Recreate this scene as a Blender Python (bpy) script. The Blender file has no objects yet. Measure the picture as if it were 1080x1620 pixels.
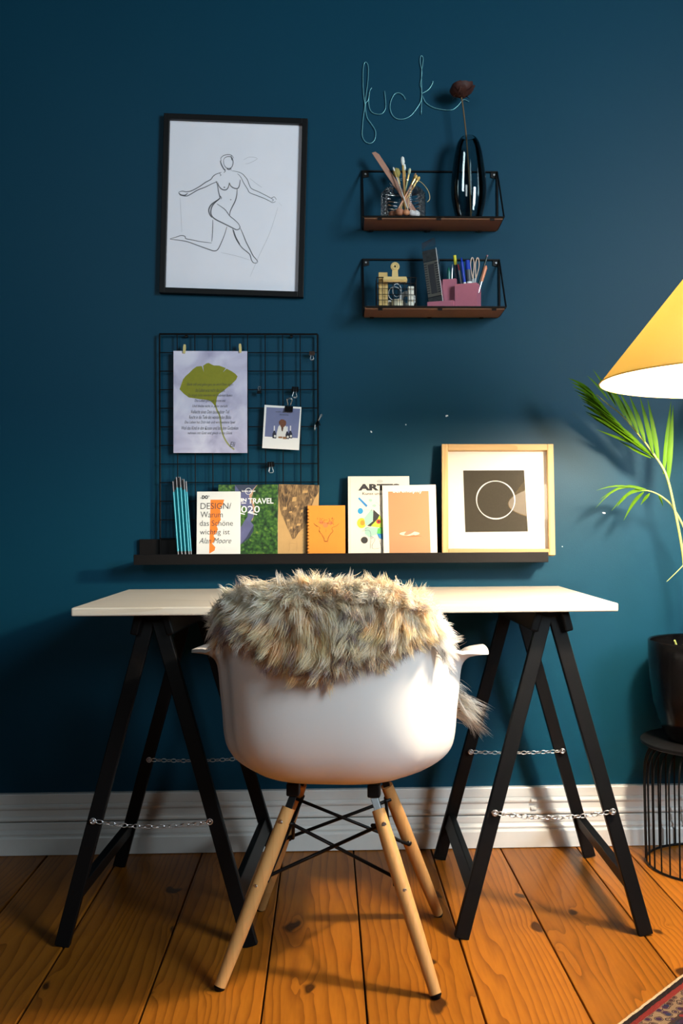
import bpy, bmesh, math, random
import numpy as np
from mathutils import Vector, Matrix

random.seed(7)
rng = np.random.default_rng(7)
scene = bpy.context.scene
COL = scene.collection
R = math.radians

# ------------------------------------------------------------------ camera
cam_data = bpy.data.cameras.new('camera')
cam = bpy.data.objects.new('camera', cam_data)
COL.objects.link(cam)
YAW, PITCH, ROLL = R(2.0), R(0.5), R(0.3)
fwd = Vector((math.sin(YAW) * math.cos(PITCH), math.cos(YAW) * math.cos(PITCH), math.sin(PITCH)))
rt = Vector((math.cos(YAW), -math.sin(YAW), 0))
up = rt.cross(fwd)
rt, up = rt * math.cos(ROLL) - up * math.sin(ROLL), up * math.cos(ROLL) + rt * math.sin(ROLL)
m = Matrix.Identity(4)
for i in range(3):
    m[i][0], m[i][1], m[i][2] = rt[i], up[i], -fwd[i]
m[0][3], m[1][3], m[2][3] = 0.0, -2.86, 0.916
cam.matrix_world = m
cam_data.sensor_fit = 'VERTICAL'
cam_data.sensor_height = 36.0
cam_data.lens = 1600 * 36.0 / 1620
cam_data.shift_x = -60.0 / 1620
cam_data.clip_start = 0.05
scene.camera = cam

# ------------------------------------------------------------------ world, daylight, exposure
world = bpy.data.worlds.new('room_ambience')
scene.world = world
world.use_nodes = True
world.node_tree.nodes['Background'].inputs[0].default_value = (0.62, 0.8, 1.0, 1)
world.node_tree.nodes['Background'].inputs[1].default_value = 0.006


def area_light(name, loc, target, sx, sy, power, color, spread=180):
    l = bpy.data.lights.new(name, 'AREA')
    l.shape = 'RECTANGLE'
    l.size, l.size_y, l.energy, l.color = sx, sy, power, color
    l.spread = R(spread)
    o = bpy.data.objects.new(name, l)
    COL.objects.link(o)
    o.location = loc
    o.rotation_euler = (Vector(target) - Vector(loc)).to_track_quat('-Z', 'Y').to_euler()
    return o


# daylight of the two windows behind the photographer
area_light('window_daylight', (2.3, -3.2, 2.05), (0.1, 0.0, 1.5), 0.9, 1.4, 44, (0.80, 0.94, 1.0), 105)
area_light('window_daylight', (-1.2, -3.9, 2.45), (0.1, 0.0, 1.7), 0.8, 1.3, 5, (0.80, 0.95, 1.0), 95)

vs = scene.view_settings
vs.view_transform = 'Standard'
vs.look = 'None'
vs.exposure = 0.0
vs.gamma = 1.0
vs.use_curve_mapping = False


# ------------------------------------------------------------------ materials
def srgb(r, g, b):
    def f(c):
        c /= 255.0
        return c / 12.92 if c <= 0.04045 else ((c + 0.055) / 1.055) ** 2.4
    return (f(r), f(g), f(b), 1.0)


def newmat(name):
    mt = bpy.data.materials.new(name)
    mt.use_nodes = True
    nt = mt.node_tree
    return mt, nt, nt.nodes['Principled BSDF']


def mat(name, col, rough=0.6, metal=0.0, noise=0.0, nscale=40.0, bump=0.0, spec=0.5, coat=0.0):
    mt, nt, p = newmat(name)
    p.inputs['Base Color'].default_value = col
    p.inputs['Roughness'].default_value = rough
    p.inputs['Metallic'].default_value = metal
    p.inputs['Specular IOR Level'].default_value = spec
    p.inputs['Coat Weight'].default_value = coat
    if noise or bump:
        tc = nt.nodes.new('ShaderNodeTexCoord')
        n = nt.nodes.new('ShaderNodeTexNoise')
        n.inputs['Scale'].default_value = nscale
        n.inputs['Detail'].default_value = 4
        nt.links.new(tc.outputs['Object'], n.inputs['Vector'])
        if noise:
            mx = nt.nodes.new('ShaderNodeMix')
            mx.data_type = 'RGBA'
            mx.inputs[6].default_value = [c * (1 - noise) for c in col[:3]] + [1]
            mx.inputs[7].default_value = [min(1, c * (1 + noise)) for c in col[:3]] + [1]
            nt.links.new(n.outputs['Fac'], mx.inputs[0])
            nt.links.new(mx.outputs[2], p.inputs['Base Color'])
        if bump:
            b = nt.nodes.new('ShaderNodeBump')
            b.inputs['Strength'].default_value = bump
            b.inputs['Distance'].default_value = 0.002
            nt.links.new(n.outputs['Fac'], b.inputs['Height'])
            nt.links.new(b.outputs['Normal'], p.inputs['Normal'])
    return mt


def ramp(nt, stops):
    r = nt.nodes.new('ShaderNodeValToRGB')
    el = r.color_ramp.elements
    while len(el) < len(stops):
        el.new(0.5)
    for e, (pos, c) in zip(el, stops):
        e.position = pos
        e.color = c
    return r


def mapped(nt, scale=(1, 1, 1), rand=0.0):
    tc = nt.nodes.new('ShaderNodeTexCoord')
    mp = nt.nodes.new('ShaderNodeMapping')
    mp.inputs['Scale'].default_value = scale
    nt.links.new(tc.outputs['Object'], mp.inputs['Vector'])
    if rand:
        oi = nt.nodes.new('ShaderNodeObjectInfo')
        mu = nt.nodes.new('ShaderNodeMath')
        mu.operation = 'MULTIPLY'
        mu.inputs[1].default_value = rand
        nt.links.new(oi.outputs['Random'], mu.inputs[0])
        nt.links.new(mu.outputs[0], mp.inputs['Location'])
    return mp


def mathn(nt, op, a, b=None, clamp=False):
    n = nt.nodes.new('ShaderNodeMath')
    n.operation = op
    n.use_clamp = clamp
    for i, v in enumerate((a, b)):
        if v is None:
            continue
        if isinstance(v, (int, float)):
            n.inputs[i].default_value = v
        else:
            nt.links.new(v, n.inputs[i])
    return n.outputs[0]


def mixc(nt, fac, a, b, blend='MIX'):
    n = nt.nodes.new('ShaderNodeMix')
    n.data_type = 'RGBA'
    n.blend_type = blend
    for sock, v in ((n.inputs[0], fac), (n.inputs[6], a), (n.inputs[7], b)):
        if isinstance(v, (int, float)):
            sock.default_value = v
        elif isinstance(v, (tuple, list)):
            sock.default_value = v
        else:
            nt.links.new(v, sock)
    return n.outputs[2]


def noise_node(nt, vec, scale, detail=4, dist=0.0):
    n = nt.nodes.new('ShaderNodeTexNoise')
    n.inputs['Scale'].default_value = scale
    n.inputs['Detail'].default_value = detail
    n.inputs['Distortion'].default_value = dist
    nt.links.new(vec, n.inputs['Vector'])
    return n.outputs['Fac']


def wood_mat(name, light, dark, knot, along='Y', across_scale=36.0, along_scale=2.2, knots=True, rough=0.38, contrast=1.0):
    """Softwood: growth lines run along one axis and bend round knots."""
    mt, nt, p = newmat(name)
    s = (1, 0.09, 1) if along == 'Y' else (0.09, 1, 1) if along == 'X' else (1, 1, 0.09)
    mp = mapped(nt, s, 13.0)
    kn = mapped(nt, {'Y': (5.2, 2.6, 0.0), 'X': (1.25, 3.3, 0.0), 'Z': (3.3, 0.0, 1.25)}[along], 13.0)
    vor = nt.nodes.new('ShaderNodeTexVoronoi')
    vor.voronoi_dimensions = '2D'
    vor.inputs['Scale'].default_value = 1.0
    wob = nt.nodes.new('ShaderNodeTexNoise')
    wob.inputs['Scale'].default_value = 2.3
    nt.links.new(kn.outputs['Vector'], wob.inputs['Vector'])
    va = nt.nodes.new('ShaderNodeVectorMath')
    va.operation = 'MULTIPLY_ADD'
    va.inputs[1].default_value = (0.5, 0.5, 0.0)
    nt.links.new(wob.outputs['Color'], va.inputs[0])
    nt.links.new(kn.outputs['Vector'], va.inputs[2])
    nt.links.new(va.outputs[0], vor.inputs['Vector'])
    d = vor.outputs['Distance']
    n1 = noise_node(nt, mp.outputs['Vector'], 5.0, 3, 0.4)
    fine = noise_node(nt, mp.outputs['Vector'], 160.0, 2)
    sep = nt.nodes.new('ShaderNodeSeparateXYZ')
    nt.links.new(mp.outputs['Vector'], sep.inputs[0])
    across = sep.outputs[1 if along == 'X' else 0]
    push = mathn(nt, 'DIVIDE', 0.05, mathn(nt, 'ADD', d, 0.06))
    ph = mathn(nt, 'ADD', mathn(nt, 'MULTIPLY', across, across_scale), mathn(nt, 'ADD', mathn(nt, 'MULTIPLY', n1, 11.0), mathn(nt, 'MULTIPLY', push, 3.0 if knots else 0.0)))
    w = mathn(nt, 'FRACT', ph)
    w = mathn(nt, 'POWER', w, 3.0)
    g = mathn(nt, 'ADD', mathn(nt, 'MULTIPLY', w, 0.55 * contrast), mathn(nt, 'MULTIPLY', fine, 0.42), True)
    c = mixc(nt, g, light, dark)
    big = noise_node(nt, mp.outputs['Vector'], 2.4, 3)
    oi = nt.nodes.new('ShaderNodeObjectInfo')
    tone = mathn(nt, 'ADD', mathn(nt, 'MULTIPLY', big, 0.55), mathn(nt, 'ADD', mathn(nt, 'MULTIPLY', oi.outputs['Random'], 0.38), 0.50))
    hs = nt.nodes.new('ShaderNodeHueSaturation')
    nt.links.new(tone, hs.inputs['Value'])
    nt.links.new(c, hs.inputs['Color'])
    c = hs.outputs['Color']
    if knots:
        sc = nt.nodes.new('ShaderNodeSeparateColor')
        nt.links.new(vor.outputs['Color'], sc.inputs[0])
        pick = mathn(nt, 'GREATER_THAN', sc.outputs[0], 0.5)
        size = mathn(nt, 'MULTIPLY', sc.outputs[1], 0.05)
        k = nt.nodes.new('ShaderNodeMapRange')
        nt.links.new(mathn(nt, 'SUBTRACT', d, size), k.inputs[0])
        k.inputs[1].default_value = 0.05
        k.inputs[2].default_value = 0.02
        kf = mathn(nt, 'MULTIPLY', mathn(nt, 'MULTIPLY', k.outputs[0], pick), 0.9)
        c = mixc(nt, kf, c, knot)
    nt.links.new(c, p.inputs['Base Color'])
    p.inputs['Specular IOR Level'].default_value = 0.16
    p.inputs['Roughness'].default_value = rough
    b = nt.nodes.new('ShaderNodeBump')
    b.inputs['Strength'].default_value = 0.12
    b.inputs['Distance'].default_value = 0.002
    nt.links.new(g, b.inputs['Height'])
    nt.links.new(b.outputs['Normal'], p.inputs['Normal'])
    return mt


def glass_mat(name, tint, gloss_rough=0.02, ior=1.5, boost=1.0):
    """Thin clear glass: tinted see-through plus a mirror share by Fresnel."""
    mt = bpy.data.materials.new(name)
    mt.use_nodes = True
    nt = mt.node_tree
    nt.nodes.clear()
    out = nt.nodes.new('ShaderNodeOutputMaterial')
    mx = nt.nodes.new('ShaderNodeMixShader')
    tr = nt.nodes.new('ShaderNodeBsdfTransparent')
    tr.inputs[0].default_value = tint
    gl = nt.nodes.new('ShaderNodeBsdfGlossy')
    gl.inputs['Roughness'].default_value = gloss_rough
    fr = nt.nodes.new('ShaderNodeFresnel')
    fr.inputs[0].default_value = ior
    f = mathn(nt, 'MULTIPLY', fr.outputs[0], boost, True)
    nt.links.new(f, mx.inputs[0])
    nt.links.new(tr.outputs[0], mx.inputs[1])
    nt.links.new(gl.outputs[0], mx.inputs[2])
    nt.links.new(mx.outputs[0], out.inputs[0])
    return mt


M = {}
M['black'] = mat('black_lacquer', (0.003, 0.003, 0.0035, 1), 0.45, spec=0.18)
M['black_metal'] = mat('black_metal', (0.004, 0.004, 0.0045, 1), 0.45, spec=0.2)
M['black_gloss'] = mat('black_glaze', (0.003, 0.003, 0.0035, 1), 0.2, spec=0.3)
M['ledge'] = mat('black_paint', (0.006, 0.005, 0.005, 1), 0.45, spec=0.2)
M['steel'] = mat('zinc_steel', (0.7, 0.7, 0.72, 1), 0.28, 1.0)
M['white_paint'] = mat('white_gloss_paint', (0.74, 0.75, 0.74, 1), 0.35, noise=0.05, nscale=30, bump=0.1)
M['white_plastic'] = mat('white_plastic', (0.8, 0.79, 0.79, 1), 0.36, spec=0.4)
M['plaster'] = mat('bare_plaster', (0.8, 0.8, 0.82, 1), 0.9)
M['paper'] = mat('drawing_paper', (0.8, 0.79, 0.86, 1), 0.8, noise=0.05, nscale=9)
M['white_card'] = mat('white_card', (0.83, 0.82, 0.8, 1), 0.7)
M['page'] = mat('page_edges', (0.78, 0.72, 0.6, 1), 0.8)
M['pencil'] = mat('graphite', (0.13, 0.13, 0.15, 1), 0.7)
M['pencil_light'] = mat('graphite_faint', (0.5, 0.49, 0.54, 1), 0.8)
M['ink'] = mat('black_ink', (0.02, 0.02, 0.025, 1), 0.6)
M['white_ink'] = mat('white_ink', (0.85, 0.85, 0.85, 1), 0.6)
M['orange_ink'] = mat('orange_ink', (0.9, 0.22, 0.02, 1), 0.6)
M['copper'] = mat('copper_metal', (0.75, 0.42, 0.3, 1), 0.3, 1.0)
M['gold'] = mat('brass_metal', (0.78, 0.58, 0.25, 1), 0.32, 0.35)
M['ply'] = mat('brown_plywood', (0.17, 0.075, 0.035, 1), 0.6, noise=0.2, nscale=60)
M['pink'] = mat('pink_cardboard', (0.46, 0.14, 0.2, 1), 0.7, noise=0.06, nscale=80)

# painted wall: dark petrol blue, satin, faint roller texture
mt, nt, p = newmat('petrol_blue_wall_paint')
mp = mapped(nt, (1, 1, 1))
big = noise_node(nt, mp.outputs['Vector'], 1.6, 3)
rl = noise_node(nt, mp.outputs['Vector'], 260.0, 2)
c = mixc(nt, big, (0.0018, 0.041, 0.076, 1), (0.0028, 0.046, 0.085, 1))
nt.links.new(c, p.inputs['Base Color'])
p.inputs['Roughness'].default_value = 0.46
p.inputs['Specular IOR Level'].default_value = 0.15
b = nt.nodes.new('ShaderNodeBump')
b.inputs['Strength'].default_value = 0.15
b.inputs['Distance'].default_value = 0.001
nt.links.new(rl, b.inputs['Height'])
nt.links.new(b.outputs['Normal'], p.inputs['Normal'])
M['wall'] = mt

M['floor'] = wood_mat('varnished_pine_floor', (0.40, 0.138, 0.012, 1), (0.11, 0.028, 0.003, 1), (0.022, 0.007, 0.002, 1), 'Y', 55.0, contrast=0.95)
M['desk'] = wood_mat('whitewashed_pine', (0.80, 0.75, 0.66, 1), (0.66, 0.57, 0.44, 1), (0.4, 0.3, 0.2, 1), 'X', 26.0, knots=False, rough=0.5, contrast=0.8)
M['pine'] = wood_mat('pale_pine', (0.58, 0.40, 0.20, 1), (0.44, 0.25, 0.10, 1), (0.3, 0.15, 0.06, 1), 'Z', 60.0, knots=False, rough=0.5)
M['pine_h'] = wood_mat('pale_pine_horizontal', (0.58, 0.40, 0.20, 1), (0.44, 0.25, 0.10, 1), (0.3, 0.15, 0.06, 1), 'X', 60.0, knots=False, rough=0.5)
M['beech'] = wood_mat('beech_dowel', (0.60, 0.33, 0.125, 1), (0.46, 0.22, 0.07, 1), (0.3, 0.15, 0.06, 1), 'Z', 70.0, knots=False, rough=0.42, contrast=0.6)


# ------------------------------------------------------------------ mesh helpers
class MB:
    """Collects vertices and faces; build() links them as one mesh object."""

    def __init__(s):
        s.v, s.f = [], []

    def add(s, vs, fs):
        n = len(s.v)
        s.v += [tuple(v) for v in vs]
        s.f += [[i + n for i in f] for f in fs]
        return s

    def box(s, x0, x1, y0, y1, z0, z1):
        return s.add([(x0, y0, z0), (x1, y0, z0), (x1, y1, z0), (x0, y1, z0), (x0, y0, z1), (x1, y0, z1), (x1, y1, z1), (x0, y1, z1)],
                     [[0, 3, 2, 1], [4, 5, 6, 7], [0, 1, 5, 4], [1, 2, 6, 5], [2, 3, 7, 6], [3, 0, 4, 7]])

    def beam(s, p, q, w, h, side=(1, 0, 0)):
        """Bar from p to q; w along 'side', h across it."""
        p, q = Vector(p), Vector(q)
        d = (q - p).normalized()
        a = Vector(side)
        a = (a - d * a.dot(d)).normalized() * (w / 2)
        b = d.cross(a).normalized() * (h / 2)
        vs = [e + sa * a + sb * b for e in (p, q) for sa, sb in ((-1, -1), (1, -1), (1, 1), (-1, 1))]
        return s.add(vs, [[3, 2, 1, 0], [4, 5, 6, 7], [0, 1, 5, 4], [1, 2, 6, 5], [2, 3, 7, 6], [3, 0, 4, 7]])

    def tube(s, pts, r, n=8, closed=False, cap=True):
        pts = [Vector(q) for q in pts]
        k = len(pts)
        rs = r if isinstance(r, (list, tuple)) else [r] * k
        ring = []
        ref = None
        for i, q in enumerate(pts):
            a = pts[(i - 1) % k] if (closed or i > 0) else q
            b = pts[(i + 1) % k] if (closed or i < k - 1) else q
            d = (b - a)
            d = d.normalized() if d.length > 1e-9 else Vector((0, 0, 1))
            if ref is None:
                ref = d.orthogonal().normalized()
            ref = (ref - d * ref.dot(d))
            ref = ref.normalized() if ref.length > 1e-6 else d.orthogonal().normalized()
            bn = d.cross(ref)
            ring.append([q + (ref * math.cos(t) + bn * math.sin(t)) * rs[i] for t in (2 * math.pi * j / n for j in range(n))])
        vs = [v for rr in ring for v in rr]
        fs = []
        for i in range(k if closed else k - 1):
            i2 = (i + 1) % k
            for j in range(n):
                j2 = (j + 1) % n
                fs.append([i * n + j, i * n + j2, i2 * n + j2, i2 * n + j])
        if cap and not closed:
            fs.append(list(range(n))[::-1])
            fs.append([(k - 1) * n + j for j in range(n)])
        return s.add(vs, fs)

    def lathe(s, prof, n=32, c=(0, 0, 0), closed=False):
        """Profile of (radius, z) turned about a vertical axis through c."""
        k = len(prof)
        vs = [(c[0] + r * math.cos(2 * math.pi * j / n), c[1] + r * math.sin(2 * math.pi * j / n), c[2] + z) for r, z in prof for j in range(n)]
        fs = [[i * n + j, i * n + (j + 1) % n, ((i + 1) % k) * n + (j + 1) % n, ((i + 1) % k) * n + j] for i in range(k if closed else k - 1) for j in range(n)]
        return s.add(vs, fs)

    def disc(s, r, z, n=32, c=(0, 0, 0)):
        return s.add([(c[0] + r * math.cos(2 * math.pi * j / n), c[1] + r * math.sin(2 * math.pi * j / n), c[2] + z) for j in range(n)], [list(range(n))])

    def cyl(s, p, q, r, n=12, r2=None):
        return s.tube([p, q], [r, r if r2 is None else r2], n)

    def sphere(s, c, r, n=12, m_=8, sz=1.0):
        vs, fs = [], []
        for i in range(m_ + 1):
            t = math.pi * i / m_
            for j in range(n):
                a = 2 * math.pi * j / n
                vs.append((c[0] + r * math.sin(t) * math.cos(a), c[1] + r * math.sin(t) * math.sin(a), c[2] + sz * r * math.cos(t)))
        for i in range(m_):
            for j in range(n):
                fs.append([i * n + j, (i + 1) * n + j, (i + 1) * n + (j + 1) % n, i * n + (j + 1) % n])
        return s.add(vs, fs)

    def plate(s, outline, y0, y1):
        """Outline of (x, z) given thickness from y0 (front) to y1 (back)."""
        n = len(outline)
        vs = [(x, y0, z) for x, z in outline] + [(x, y1, z) for x, z in outline]
        fs = [list(range(n)), list(range(2 * n - 1, n - 1, -1))] + [[i, i + n, (i + 1) % n + n, (i + 1) % n] for i in range(n)]
        return s.add(vs, fs)

    def ribbon(s, pts, w, y, taper=True):
        """Flat line drawn in the x-z plane at depth y."""
        pts = smooth2(pts)
        k = len(pts)
        vs = []
        for i, (x, z) in enumerate(pts):
            a, b = pts[max(0, i - 1)], pts[min(k - 1, i + 1)]
            dx, dz = b[0] - a[0], b[1] - a[1]
            l = math.hypot(dx, dz) or 1
            t = i / (k - 1)
            ww = w * (0.45 + 0.55 * math.sin(math.pi * t) ** 0.6 if taper else 1) * 0.5
            vs += [(x - dz / l * ww, y, z + dx / l * ww), (x + dz / l * ww, y, z - dx / l * ww)]
        return s.add(vs, [[2 * i, 2 * i + 1, 2 * i + 3, 2 * i + 2] for i in range(k - 1)])

    def mesh(s, name):
        me = bpy.data.meshes.new(name)
        me.from_pydata(s.v, [], s.f)
        me.validate()
        bm = bmesh.new()
        bm.from_mesh(me)
        bmesh.ops.recalc_face_normals(bm, faces=bm.faces)
        bm.to_mesh(me)
        bm.free()
        return me

    def build(s, name, material, parent=None, smooth=False, bevel=0.0, loc=None):
        return link(name, s.mesh(name), material, parent, smooth, bevel, loc)


def link(name, me, material, parent=None, smooth=False, bevel=0.0, loc=None):
    if material is not None and len(me.materials) == 0:
        me.materials.append(material)
    o = bpy.data.objects.new(name, me)
    COL.objects.link(o)
    if parent is not None:
        o.parent = parent
    if loc is not None:
        o.location = loc
    if smooth:
        me.polygons.foreach_set('use_smooth', [True] * len(me.polygons))
        if smooth == 'auto':
            me.set_sharp_from_angle(angle=R(40))
    if bevel:
        b = o.modifiers.new('bevel', 'BEVEL')
        b.width = bevel
        b.segments = 2
        b.limit_method = 'ANGLE'
    return o


def smooth2(pts, per=5):
    if len(pts) < 3:
        return list(pts)
    out = []
    P = [pts[0]] + list(pts) + [pts[-1]]
    dim = len(pts[0])
    for i in range(1, len(P) - 2):
        a, b, c, d = P[i - 1], P[i], P[i + 1], P[i + 2]
        for k in range(per):
            t = k / per
            out.append(tuple(0.5 * (2 * b[j] + (c[j] - a[j]) * t + (2 * a[j] - 5 * b[j] + 4 * c[j] - d[j]) * t * t + (3 * b[j] - a[j] - 3 * c[j] + d[j]) * t ** 3) for j in range(dim)))
    out.append(tuple(pts[-1]))
    return out


def thing(name, label, cat, loc=(0, 0, 0), rot=(0, 0, 0), group=None):
    o = bpy.data.objects.new(name, None)
    o.empty_display_size = 0.05
    COL.objects.link(o)
    o.location = loc
    o.rotation_euler = rot
    return tag(o, label, cat, group)


def tag(o, label, cat, group=None):
    o['label'] = label
    o['category'] = cat
    if group:
        o['group'] = group
    return o


def structure(o):
    o['kind'] = 'structure'
    return o


def lettering(body, material, parent, x0, x1, z0, z1, y, name='lettering', shear=0.0, bold=0.0, align='FIT', label=None):
    """Printed words as thin flat shapes fitted into x0..x1, z0..z1 at depth y."""
    cu = bpy.data.curves.new(name, 'FONT')
    cu.body = body
    cu.shear = shear
    cu.offset = bold
    cu.resolution_u = 3
    t = bpy.data.objects.new(name, cu)
    COL.objects.link(t)
    dg = bpy.context.evaluated_depsgraph_get()
    me = bpy.data.meshes.new_from_object(t.evaluated_get(dg))
    bpy.data.objects.remove(t)
    n = len(me.vertices)
    co = np.empty(n * 3, dtype=np.float32)
    me.vertices.foreach_get('co', co)
    co = co.reshape(-1, 3)
    mn, mx = co.min(0), co.max(0)
    sx, sz = (x1 - x0) / (mx[0] - mn[0]), (z1 - z0) / (mx[1] - mn[1])
    new = np.zeros_like(co)
    new[:, 0] = x0 + (co[:, 0] - mn[0]) * sx
    new[:, 1] = y
    new[:, 2] = z0 + (co[:, 1] - mn[1]) * sz
    me.vertices.foreach_set('co', new.ravel())
    me.materials.clear()
    o = link(name, me, material, parent)
    if label:
        o['label'] = label
    return o


def ell(cx, cz, a, b, n=24):
    return [(cx + a * math.cos(2 * math.pi * i / n), cz + b * math.sin(2 * math.pi * i / n)) for i in range(n)]


# ------------------------------------------------------------------ the setting
structure(MB().box(-3.0, 3.0, 0.0, 0.12, -0.05, 3.1).build('wall_back', M['wall']))
wall = bpy.data.objects['wall_back']
for x, z, w, h, a in ((0.292, 1.213, 0.011, 0.006, 0.3), (0.078, 1.168, 0.008, 0.006, 2.0), (0.176, 1.188, 0.004, 0.005, 0.0), (0.741, 0.935, 0.012, 0.005, -0.3), (0.589, 0.364, 0.003, 0.003, 0.5), (0.62, 0.84, 0.003, 0.003, 0.0)):
    pts = [(w * 0.5 * math.cos(t) * random.uniform(0.6, 1.2), h * 0.5 * math.sin(t) * random.uniform(0.6, 1.2)) for t in (2 * math.pi * i / 9 for i in range(9))]
    o = MB().plate([(x + u * math.cos(a) - v * math.sin(a), z + u * math.sin(a) + v * math.cos(a)) for u, v in pts], -0.0008, 0.0005).build('paint_chip', M['plaster'], wall)

sub = structure(MB().box(-3.0, 3.0, -4.2, 0.06, -0.06, -0.022).build('floor', mat('dark_subfloor', (0.012, 0.008, 0.005, 1), 0.9)))
edges = [-1.90, -1.68, -1.46, -1.25, -1.035, -0.822, -0.621, -0.398, -0.175, 0.020, 0.236, 0.431, 0.645, 0.777, 0.99, 1.20, 1.42, 1.63, 1.85]
for a, b in zip(edges[:-1], edges[1:]):
    g = 0.0016 + random.random() * 0.0012
    w = b - a - 2 * g
    mb = MB()
    ny = 10
    mb.box(-w / 2, w / 2, -4.1, -0.0, -0.022, 0.0)
    o = mb.build('floor_plank', M['floor'], sub, bevel=0.0018)
    o.location = ((a + b) / 2, 0.03, random.uniform(-0.0015, 0.0))
    o.rotation_euler = (0, 0, R(1.0))

# skirting: two stacked moulded boards, the joint between them open on the left
prof_top = [(0, 0.163), (-0.016, 0.163), (-0.018, 0.160), (-0.019, 0.137), (-0.017, 0.135), (-0.021, 0.132), (-0.0245, 0.128), (-0.0245, 0.124), (-0.021, 0.120), (-0.020, 0.118), (-0.021, 0.104), (-0.0255, 0.101), (-0.028, 0.096), (-0.0275, 0.0915), (-0.024, 0.089), (0, 0.089)]
prof_low = [(0, 0.086), (-0.024, 0.086), (-0.027, 0.083), (-0.0285, 0.071), (-0.0275, 0.066), (-0.031, 0.063), (-0.035, 0.058), (-0.034, 0.0535), (-0.032, 0.051), (-0.037, 0.049), (-0.039, 0.045), (-0.04, 0.001), (0, 0.001)]
bb = structure(MB().add([(-3.0, y, z) for y, z in prof_top] + [(3.0, y, z) for y, z in prof_top], [[i, (i + 1) % 16, (i + 1) % 16 + 16, i + 16] for i in range(16)]).build('baseboard_back', M['white_paint']))
n = len(prof_low)
MB().add([(-3.0, y, z) for y, z in prof_low] + [(3.0, y, z) for y, z in prof_low], [[i, (i + 1) % n, (i + 1) % n + n, i + n] for i in range(n)]).build('plinth_board', M['white_paint'], bb)
for z in (0.129, 0.106, 0.083):
    MB().box(0.520, 0.529, -0.033, -0.018, z - 0.003, z + 0.003).box(0.529, 0.536, -0.031, -0.018, z - 0.0045, z + 0.0015).build('cable_clip', M['white_paint'], bb, bevel=0.001)


# ------------------------------------------------------------------ desk top and trestles
mb = MB().box(-0.6, 0.6, -0.3, 0.3, 0.0, 0.0185)
desk = mb.build('desk_top', M['desk'], bevel=0.003)
desk.location = (0.005, -0.338, 0.712)
desk.rotation_euler = (0, 0, R(0.4))
tag(desk, 'long whitewashed pine desk top lying on two black trestles', 'desk top')

link_mb = MB()
link_mb.tube([(0.0075 * math.cos(t) * (1.0), 0.0042 * math.sin(t), 0) for t in (2 * math.pi * i / 14 for i in range(14))], 0.0011, 6, closed=True)
link_mesh = link_mb.mesh('chain_link')
link_mesh.materials.append(M['steel'])
link_mesh.polygons.foreach_set('use_smooth', [True] * len(link_mesh.polygons))


def trestle(name, label, feet, tops, chain_front, chain_back):
    """feet/tops: (left front, right front, left back, right back)."""
    cx = sum(f[0] for f in feet) / 4
    cy = sum(f[1] for f in feet) / 4
    t = thing(name, label, 'trestle', (cx, cy, 0), group='black trestles under the desk')
    L = lambda q: (q[0] - cx, q[1] - cy, q[2])
    for k, (fi, bi) in enumerate(((0, 2), (1, 3))):
        s = -1 if k == 0 else 1
        for i in (fi, bi):
            f, tp = feet[i], tops[i]
            leg = MB().beam(L((f[0], f[1], 0.0)), L(tp), 0.020, 0.032, side=(0, 1, 0))
            leg.build('leg', M['black'], t, bevel=0.002)
        f, tp, fb, tb = Vector((*feet[fi], 0)), Vector(tops[fi]), Vector((*feet[bi], 0)), Vector(tops[bi])
        lean = (tp - f).normalized()
        sd = Vector((s, 0, 0)) * 0.022
        a = tp - lean * 0.012 + sd * 0.9 + Vector((0, -0.028, 0))
        bq = tb - lean * 0.012 + sd * 0.9 + Vector((0, 0.028, 0))
        MB().beam(L(a), L(bq), 0.045, 0.019, side=lean).build('top_rail', M['black'], t, bevel=0.004)
        fr = 0.15
        a = f.lerp(tp, fr)
        bq = fb.lerp(tb, fr)
        MB().beam(L(a), L(bq), 0.040, 0.018, side=lean).build('stretcher', M['black'], t, bevel=0.002)
    for p0, p1, sag in (chain_front + (0.012,), chain_back + (0.004,)):
        p0, p1 = Vector(p0), Vector(p1)
        n = max(4, int((p1 - p0).length / 0.0128))
        prev = None
        for i in range(n + 1):
            u = i / n
            q = p0.lerp(p1, u) + Vector((0, 0, -sag * 4 * u * (1 - u)))
            o = bpy.data.objects.new('chain_link', link_mesh)
            COL.objects.link(o)
            o.parent = t
            o.location = L(q)
            slope = -sag * 4 * (1 - 2 * u) / (p1 - p0).length
            o.rotation_euler = (R(90 if i % 2 else 20), -math.atan(slope), 0)
        for q in (p0, p1):
            ring = MB().tube([(0.006 * math.cos(a), -0.002, 0.006 * math.sin(a)) for a in (2 * math.pi * i / 12 for i in range(12))], 0.0017, 6, closed=True)
            ring.cyl((0, -0.002, 0), (0, 0.008, 0), 0.003)
            ring.build('screw_eye', M['steel'], t, smooth=True, loc=L(q))
    return t


ZT = 0.6985
trestle('trestle', 'black wooden trestle under the lamp-lit right end of the desk',
        ((0.252, -0.640), (0.660, -0.640), (0.253, -0.120), (0.662, -0.122)),
        ((0.455, -0.570, ZT), (0.478, -0.570, ZT), (0.442, -0.150, ZT), (0.468, -0.150, ZT)),
        ((0.330, -0.628, 0.269), (0.592, -0.628, 0.268)), ((0.336, -0.150, 0.295), (0.584, -0.150, 0.294)))
trestle('trestle', 'black wooden trestle under the dark left end of the desk',
        ((-0.614, -0.640), (-0.206, -0.660), (-0.603, -0.134), (-0.184, -0.140)),
        ((-0.440, -0.570, ZT), (-0.415, -0.575, ZT), (-0.412, -0.150, ZT), (-0.388, -0.155, ZT)),
        ((-0.550, -0.628, 0.265), (-0.296, -0.636, 0.262)), ((-0.520, -0.150, 0.285), (-0.275, -0.150, 0.285)))


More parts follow.
